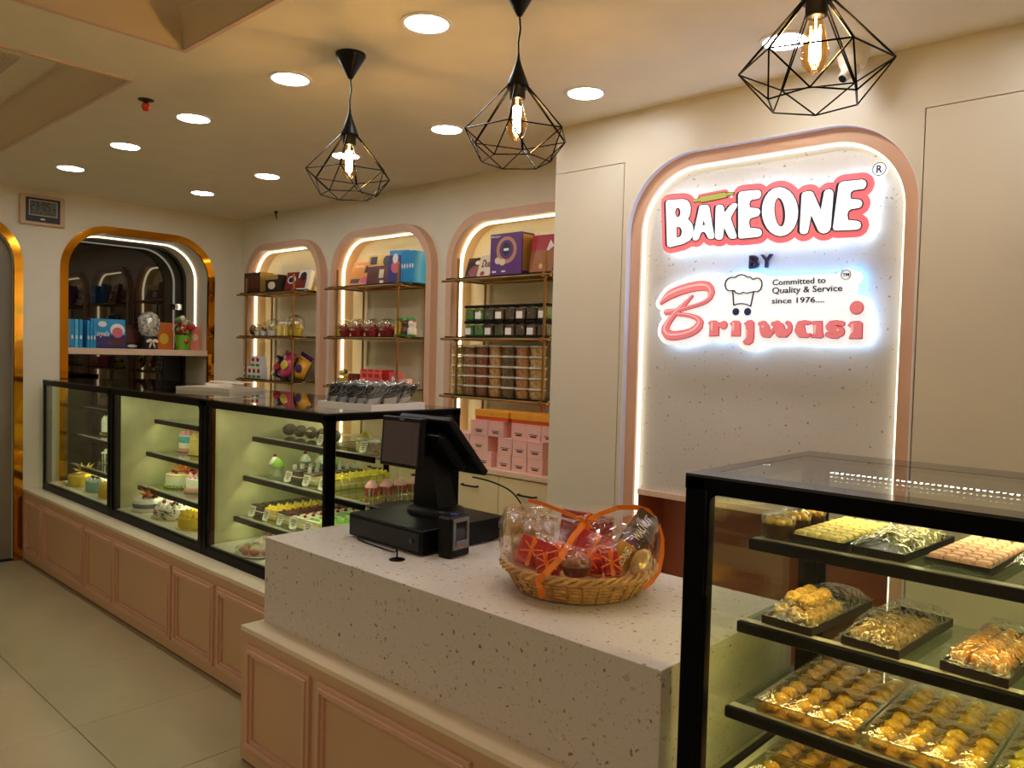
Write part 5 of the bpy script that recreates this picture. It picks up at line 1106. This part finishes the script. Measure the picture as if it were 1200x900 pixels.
for k in range(3):
    t = thing('candy_bottle', f'green capped bear shaped candy bottle on the middle rack, {ordn[k]} from the red pots', 'bottle', (-4.175+k*.068, 3.36, ZB_), group='green capped candy bottles')
    MB().lathe([(.026, 0), (.031, .01), (.031, .05), (.022, .062), (.026, .075), (.028, .09), (.018, .105)], 16).obj('bottle', (c_yel, c_brn, c_wht)[k], t); MB().lathe([(.024, .105), (.024, .118), (.012, .126)], 14).obj('cap', k_gn, t)
    MB().lathe([(.032, .0), (.033, .012)], 16).obj('green_foot', k_gn, t)
    for s_ in (-1, 1): MB().ell((s_*.02, 0, .10), (.009, .007, .009), 8, 6).obj('ear', c_red, t)
gift_pot('yellow foil flower ornament on the lowest middle shelf', -4.80, 3.37, ZC_, c_yel, .055, .05, None, [c_yel, c_brn, c_yel, c_wht])
for k in range(2): carton(('small brown gift carton by the flower ornament', 'small brown gift carton by the red lattice box')[k], -4.715+k*.062, -4.658+k*.062, 3.40, .06, ZC_, .085, k_br, [('red_dot', c_red, 'e', .3, .7, .5, .8)], group='small brown gift cartons')
t = carton('red lattice gift box on the lowest middle shelf', -4.57, -4.32, 3.44, .10, ZC_, .12, P('card_brightred', (206, 40, 34), .35), [], 0)
for q in range(4): MB().box(-.125+q*.0733, -.105+q*.0733, -.1035, -.1, .0, .12).obj('lattice_bar', P('card_pinkred', (232, 110, 100), .35), t)
for q in range(3): MB().box(-.125, .125, -.1032, -.1, .008+q*.042, .022+q*.042).obj('lattice_bar', MATS['card_pinkred'], t)
carton('pink gift bag on the lowest middle shelf', -4.26, -4.17, 3.40, .05, ZC_, .11, P('bag_pink', (220, 90, 100), .4), [('white_heart', k_wh, 'e', .3, .7, .4, .75)])
carton('pale pink small carton at the end of the lowest middle shelf', -4.13, -4.05, 3.38, .05, ZC_, .07, k_pk, [('red_mark', c_red, 'e', .3, .7, .3, .7)])
# -- niche next to the sign wall
carton('dark chocolate gift box leaning at the end of the upper shelf', -3.63, -3.49, 3.46, .03, ZA, .14, k_dk, [('rose_panel', P('card_rose', (140, 60, 70), .4), 'e', .2, .9, .1, .6), ('white_mark', k_wh, 'e', .5, .85, .65, .85)], 18)
carton('cream strawberry chocolate box leaning on the upper shelf', -3.50, -3.27, 3.44, .03, ZA, .145, k_cr, [('dark_swirl', k_br, 'e', .62, .98, .55, .98), ('red_fruit', P('fruit_red', (170, 36, 34), .35), 'd', .45, .95, .08, .5), ('red_fruit', P('fruit_red', (170, 36, 34), .35), 'e', .12, .28, .08, .28), ('lettering', k_br, ('t', 'Duets'), .12, .6, .45, .8)], 16)
carton('purple hamper box with gold round print', -3.30, -3.05, 3.44, .11, ZA, .245, k_pu, [('gold_glow', P('card_glow', (196, 140, 110), .4), 'e', .2, .85, .28, .92), ('purple_core', k_pu, 'e', .3, .75, .38, .84), ('dark_badge', P('badge_dark', (30, 44, 54), .35), 'e', .40, .64, .46, .78), ('white_badge', k_wh, 'r', .44, .6, .58, .64), ('gold_sweet', k_cr, 'e', .16, .34, .28, .44), ('gold_sweet', k_cr, 'e', .3, .5, .24, .4), ('white_mark', k_wh, 'r', .08, .2, .08, .12), ('white_mark', k_wh, 'r', .38, .5, .08, .12), ('lettering', k_wh, ('t', 'Hamper'), .04, .34, .90, .96), ('side_print', k_go, 's', .1, .9, .1, .95)])
carton('gold printed dark carton behind the purple hamper box', -3.045, -2.93, 3.535, .05, ZA, .23, k_dk, [('gold_print', k_go, 'r', .05, .95, .3, .95)])
carton('red and gold gift box with white crest on the upper shelf', -3.03, -2.86, 3.46, .09, ZA, .215, k_rd, [('gold_half', P('card_copper', (150, 92, 50), .35, .3), 'r', 0, 1, 0, .58), ('white_crest', k_wh, 'd', .62, .95, .5, .85), ('gold_dot', k_go, 'e', .4, .55, .08, .22)], 8, 4)
carton('dark brown and red gift box at the end of the upper shelf', -2.855, -2.79, 3.46, .09, ZA, .205, k_dk, [('red_top', k_rd, 'r', 0, 1, .6, 1)], 8)
def jar(label, x, y, z, mat, lab_m, group):
    t = thing('snack_jar', label, 'jar', (x, y, z), group=group)
    MB().cbox(-.033, .033, -.033, .033, .001, .070, .008).obj('contents', mat, t); MB().cbox(-.036, .036, -.036, .036, 0, .078, .009).obj('clear_jar', clearbox_m, t)
    MB().cbox(-.037, .037, -.037, .037, .0785, .094, .004).obj('lid', blackp_m, t)
    if lab_m: BX('label_card', lab_m, (-.024, .024, -.0368, -.0362, .012, .052), t)
jm = [P('jar_green', (70, 130, 60), .5, var=.4, vscale=60.), P('jar_green', (70, 130, 60), .5), P('jar_choc', (60, 38, 34), .4, var=.3, vscale=60.), P('jar_olive', (60, 74, 50), .4, var=.3, vscale=60.), P('jar_coffee', (96, 62, 44), .4, var=.3, vscale=60.), P('jar_choc', (60, 38, 34), .4), P('jar_coffee', (96, 62, 44), .4), P('jar_choc', (60, 38, 34), .4)]
for i in range(8):
    for j in range(2):
        jar(f'black lidded square snack jar, {ordn[i]} from the rack post in the {("lower", "upper")[j]} line', -3.475+i*.084, 3.365, ZB_+j*.0945, jm[(i+j*(i > 1)) % 8], (k_wh if (i+j) % 2 == 0 else None), 'square snack jars')
tm = [P('nuts_pale', (206, 176, 110), .6, var=.35, vscale=55., bump=.8, bscale=110.), P('nuts_brown', (150, 92, 60), .6, var=.35, vscale=55., bump=.8, bscale=110.), P('nuts_red', (140, 68, 50), .6, var=.3, vscale=55., bump=.8, bscale=110.), P('nuts_cashew', (196, 146, 86), .6, var=.35, vscale=55., bump=.8, bscale=110.), P('nuts_raisin', (104, 78, 44), .6, var=.3, vscale=70., bump=.8, bscale=130.), P('nuts_almond', (190, 128, 80), .6, var=.35, vscale=50., bump=.8, bscale=110.), P('nuts_pista', (206, 168, 104), .6, var=.35, vscale=50., bump=.8, bscale=110.)]
tn = ['pale nuts', 'brown almonds', 'red dates', 'golden cashews', 'dark raisins', 'tan almonds', 'pistachios']
proto = {}
for i in range(7):
    for j in range(5):
        x, z = -3.575+i*.108, ZC_+j*.0605; lab = f'clear tub of {tn[i]}, {("lowest", "second up", "third up", "fourth up", "topmost")[j]} of its stack'
        if i not in proto:
            t = proto[i] = thing('nut_tub', lab, 'tub', (x, 3.36, z), group='stacked tubs of nuts')
            MB().lathe([(.040, .001), (.046, .046), (.044, .047)], 18).obj('nuts', tm[i], t)
            MB().lathe([(.042, 0), (.049, .050)], 18, cap=False).obj('clear_tub', clearbox_m, t)
            MB().lathe([(.051, .050), (.052, .054), (.051, .0598), (.001, .0598)], 18).obj('lid', P('tub_lid', (206, 196, 176), .35), t)
        else: dup(proto[i], (x, 3.36, z), None, lab)
# -- boxes on the worktop
def pink_box(label, x0, x1, y0, z, h=.086, d=.125, rz=0.):
    t = thing('cake_box', label, 'box', ((x0+x1)/2, y0+d/2, z), (0, 0, R(rz)), 'pink cake boxes on the worktop'); w = (x1-x0)/2
    MB().cbox(-w, w, -d/2, d/2, 0, h, .0012).obj('box', P('box_pink', (236, 182, 172), .5), t)
    m = MB(); m.box(-.03, .03, -d/2-.0008, -d/2, h*.36, h*.40); m.obj('print_line', P('box_ink', (60, 40, 44), .5), t)
    BX('print_mark', P('box_ink', (60, 40, 44), .5), (-.02, .022, -d/2-.0008, -d/2, h*.22, h*.31), t)
    BX('flap_seam', P('box_pink_dark', (214, 140, 136), .5), (-w+.001, w-.001, -d/2-.0006, -d/2, h*.93, h*.945), t)
WZ = .9505
rows = [[(-2.785, -2.677), (-2.898, -2.792), (-3.012, -2.906), (-3.18, -3.055)], [(-2.787, -2.680), (-2.895, -2.792), (-3.005, -2.90), (-3.229, -3.085)], [(-2.702, -2.60), (-2.810, -2.706), (-2.918, -2.812), (-3.085, -2.968), (-3.225, -3.090)]]
for j, rw in enumerate(rows):
    for k, (a, b) in enumerate(rw):
        pink_box(f'pink cake box in the {("lowest", "middle", "top")[j]} layer, {ordn[k]} from the sign wall', a, b, 3.128+(.012 if (j == 2 and k < 3) else 0), WZ+j*.0865)
for k, (a, b) in enumerate(((-3.345, -3.235), (-3.46, -3.35))):
    for j in range(2): pink_box(f'pink cake box behind the till, {("lower", "upper")[j]} of the {ordn[k]} pile', a, b, 3.128, WZ+j*.0865)
for k, (a, b) in enumerate(((-2.925, -2.655), (-3.205, -2.945))):
    t = thing('sweet_carton', ('flat orange sweets carton nearer the sign wall', 'flat orange sweets carton nearer the till')[k], 'box', ((a+b)/2, 3.205, WZ+.0865*3), group='flat orange cartons'); w = (b-a)/2
    MB().cbox(-w, w, -.065, .065, .020, .056, .001).obj('lid', P('carton_orange', (236, 156, 50), .4), t); MB().cbox(-w+.003, w-.003, -.062, .062, 0, .0198, .001).obj('red_base', P('carton_red', (214, 84, 40), .4), t)
    MB().ell((0, -.0652, .038), (.018, .0006, .008), 12, 6).obj('gold_mark', k_go, t)
# ================================================================ goods on the window shelf
ZW = 1.5515
def wcarton(label, y0, y1, xb, d, h, mat, prints=(), lean=0., group=None, rz=0.):
    t = carton(label, -(y1-y0)/2, (y1-y0)/2, 0, d, 0, h, mat, prints, 0, 0, group=group)
    t.location = (xb, (y0+y1)/2, ZW); t.rotation_euler = (R(-lean), 0, R(90+rz)); return t
for k in range(3): wcarton(f'thin blue dessert box edge out on the window shelf, {ordn[k]} from the clock side', 2.085+k*.03, 2.110+k*.03, -6.66, .16, .215, k_bl if k != 1 else P('card_skyblue', (90, 190, 226), .35), [('white_mark', k_wh, 'e', .2, .8, .3, .45)], group='thin blue boxes on the window shelf')
for k in range(3): wcarton(f'thin blue dessert box edge out beside the ice cream box, {ordn[k]} one', 2.195+k*.022, 2.213+k*.022, -6.64, .16, .21, k_bl, [('white_mark', k_wh, 'e', .2, .8, .3, .45)], group='thin blue boxes on the window shelf')
wcarton('blue and violet ice cream dessert box facing out on the window shelf', 2.245, 2.50, -6.58, .05, .225, k_nv, [('blue_top', k_bl, 'r', 0, 1, .45, 1.), ('white_dish', k_wh, 'e', .55, .98, .4, .85), ('pink_scoop', c_pnk, 'e', .6, .92, .35, .72), ('brown_cake', c_brn, 'e', .45, .98, .08, .3), ('white_badge', k_wh, 'e', .2, .45, .72, .92), ('lettering', k_wh, ('t', 'Royals'), .05, .52, .34, .58)], 6)
wcarton('dark brown chocolate box behind the black gift pot', 2.53, 2.66, -6.70, .05, .185, k_dk, [('gold_print', k_br, 'r', .1, .9, .25, .85), ('white_badge', k_wh, 'e', .2, .8, .03, .16)], 6)
wcarton('dark box with brown print at the foot of the gift cone', 2.68, 2.79, -6.70, .06, .15, k_dk, [('brown_disc', k_br, 'e', .5, .9, .3, .7)], 4)
gp = thing('gift_pot', 'black gift pot with white bow and speckled foil cone', 'gift', (-6.545, 2.685, ZW))
MB().lathe([(.055, 0), (.068, .10), (.066, .105), (.05, .1)], 20).obj('pot', P('pot_black', (28, 22, 22), .3), gp)
m = MB().lathe([(.055, .10), (.075, .15), (.088, .20), (.082, .25), (.055, .285), (.02, .30), (.001, .302)], 18); rr = random.Random(2)
for i in range(len(m.v)): x, y, z = m.v[i]; m.v[i] = (x*(1+rr.uniform(-.08, .08)), y*(1+rr.uniform(-.08, .08)), z+rr.uniform(-.006, .006))
m.obj('foil_cone', P('foil_speckle', (206, 200, 190), .2, .4, var=.7, vscale=45.), gp)
for s_ in (-1, 1):
    MB().ell((0, 0, 0), (.008, .026, .014), 10, 6).obj('bow_loop', c_wht, gp, (.066, s_*.026, .068), (R(s_*-20), 0, 0)); MB().ell((0, 0, 0), (.004, .008, .026), 8, 6).obj('bow_tail', c_wht, gp, (.063, s_*.014, .035), (R(s_*20), 0, 0))
MB().ell((.070, 0, .064), (.008, .009, .009), 8, 6).obj('bow_knot', c_wht, gp)
wcarton('orange carton standing behind between the two gift pots', 2.80, 2.93, -6.70, .05, .225, P('card_deeporange', (226, 120, 50), .4), [('yellow_swirl', k_ye, 'e', .1, .7, .2, .6)])
gb = gift_pot('lime green pot with a candy bouquet on the window shelf', -6.545, 2.965, ZW, P('pot_lime', (120, 186, 50), .35), .066, .125, cello_m, [c_red, c_wht, c_grn, c_wht, c_red, c_yel])
for q in range(12):
    a = q*2.4; r_ = .03+.055*((q*.618) % 1); MB().ell((0, 0, 0), (.024, .024, .026), 8, 6).obj('wrapped_candy', (c_red, c_wht, c_grn, c_pnk)[q % 4], gb, (r_*cos(a), r_*sin(a), .185+.085*((q*.382) % 1)))
MB().ell((.066, .0, .07), (.006, .02, .02), 10, 6).obj('red_flower', c_red, gb)
wcarton('salmon pink carton at the end of the window shelf', 3.035, 3.115, -6.62, .06, .20, P('card_salmon', (240, 140, 110), .4), [('pale_mark', k_cr, 'e', .2, .8, .4, .7)])
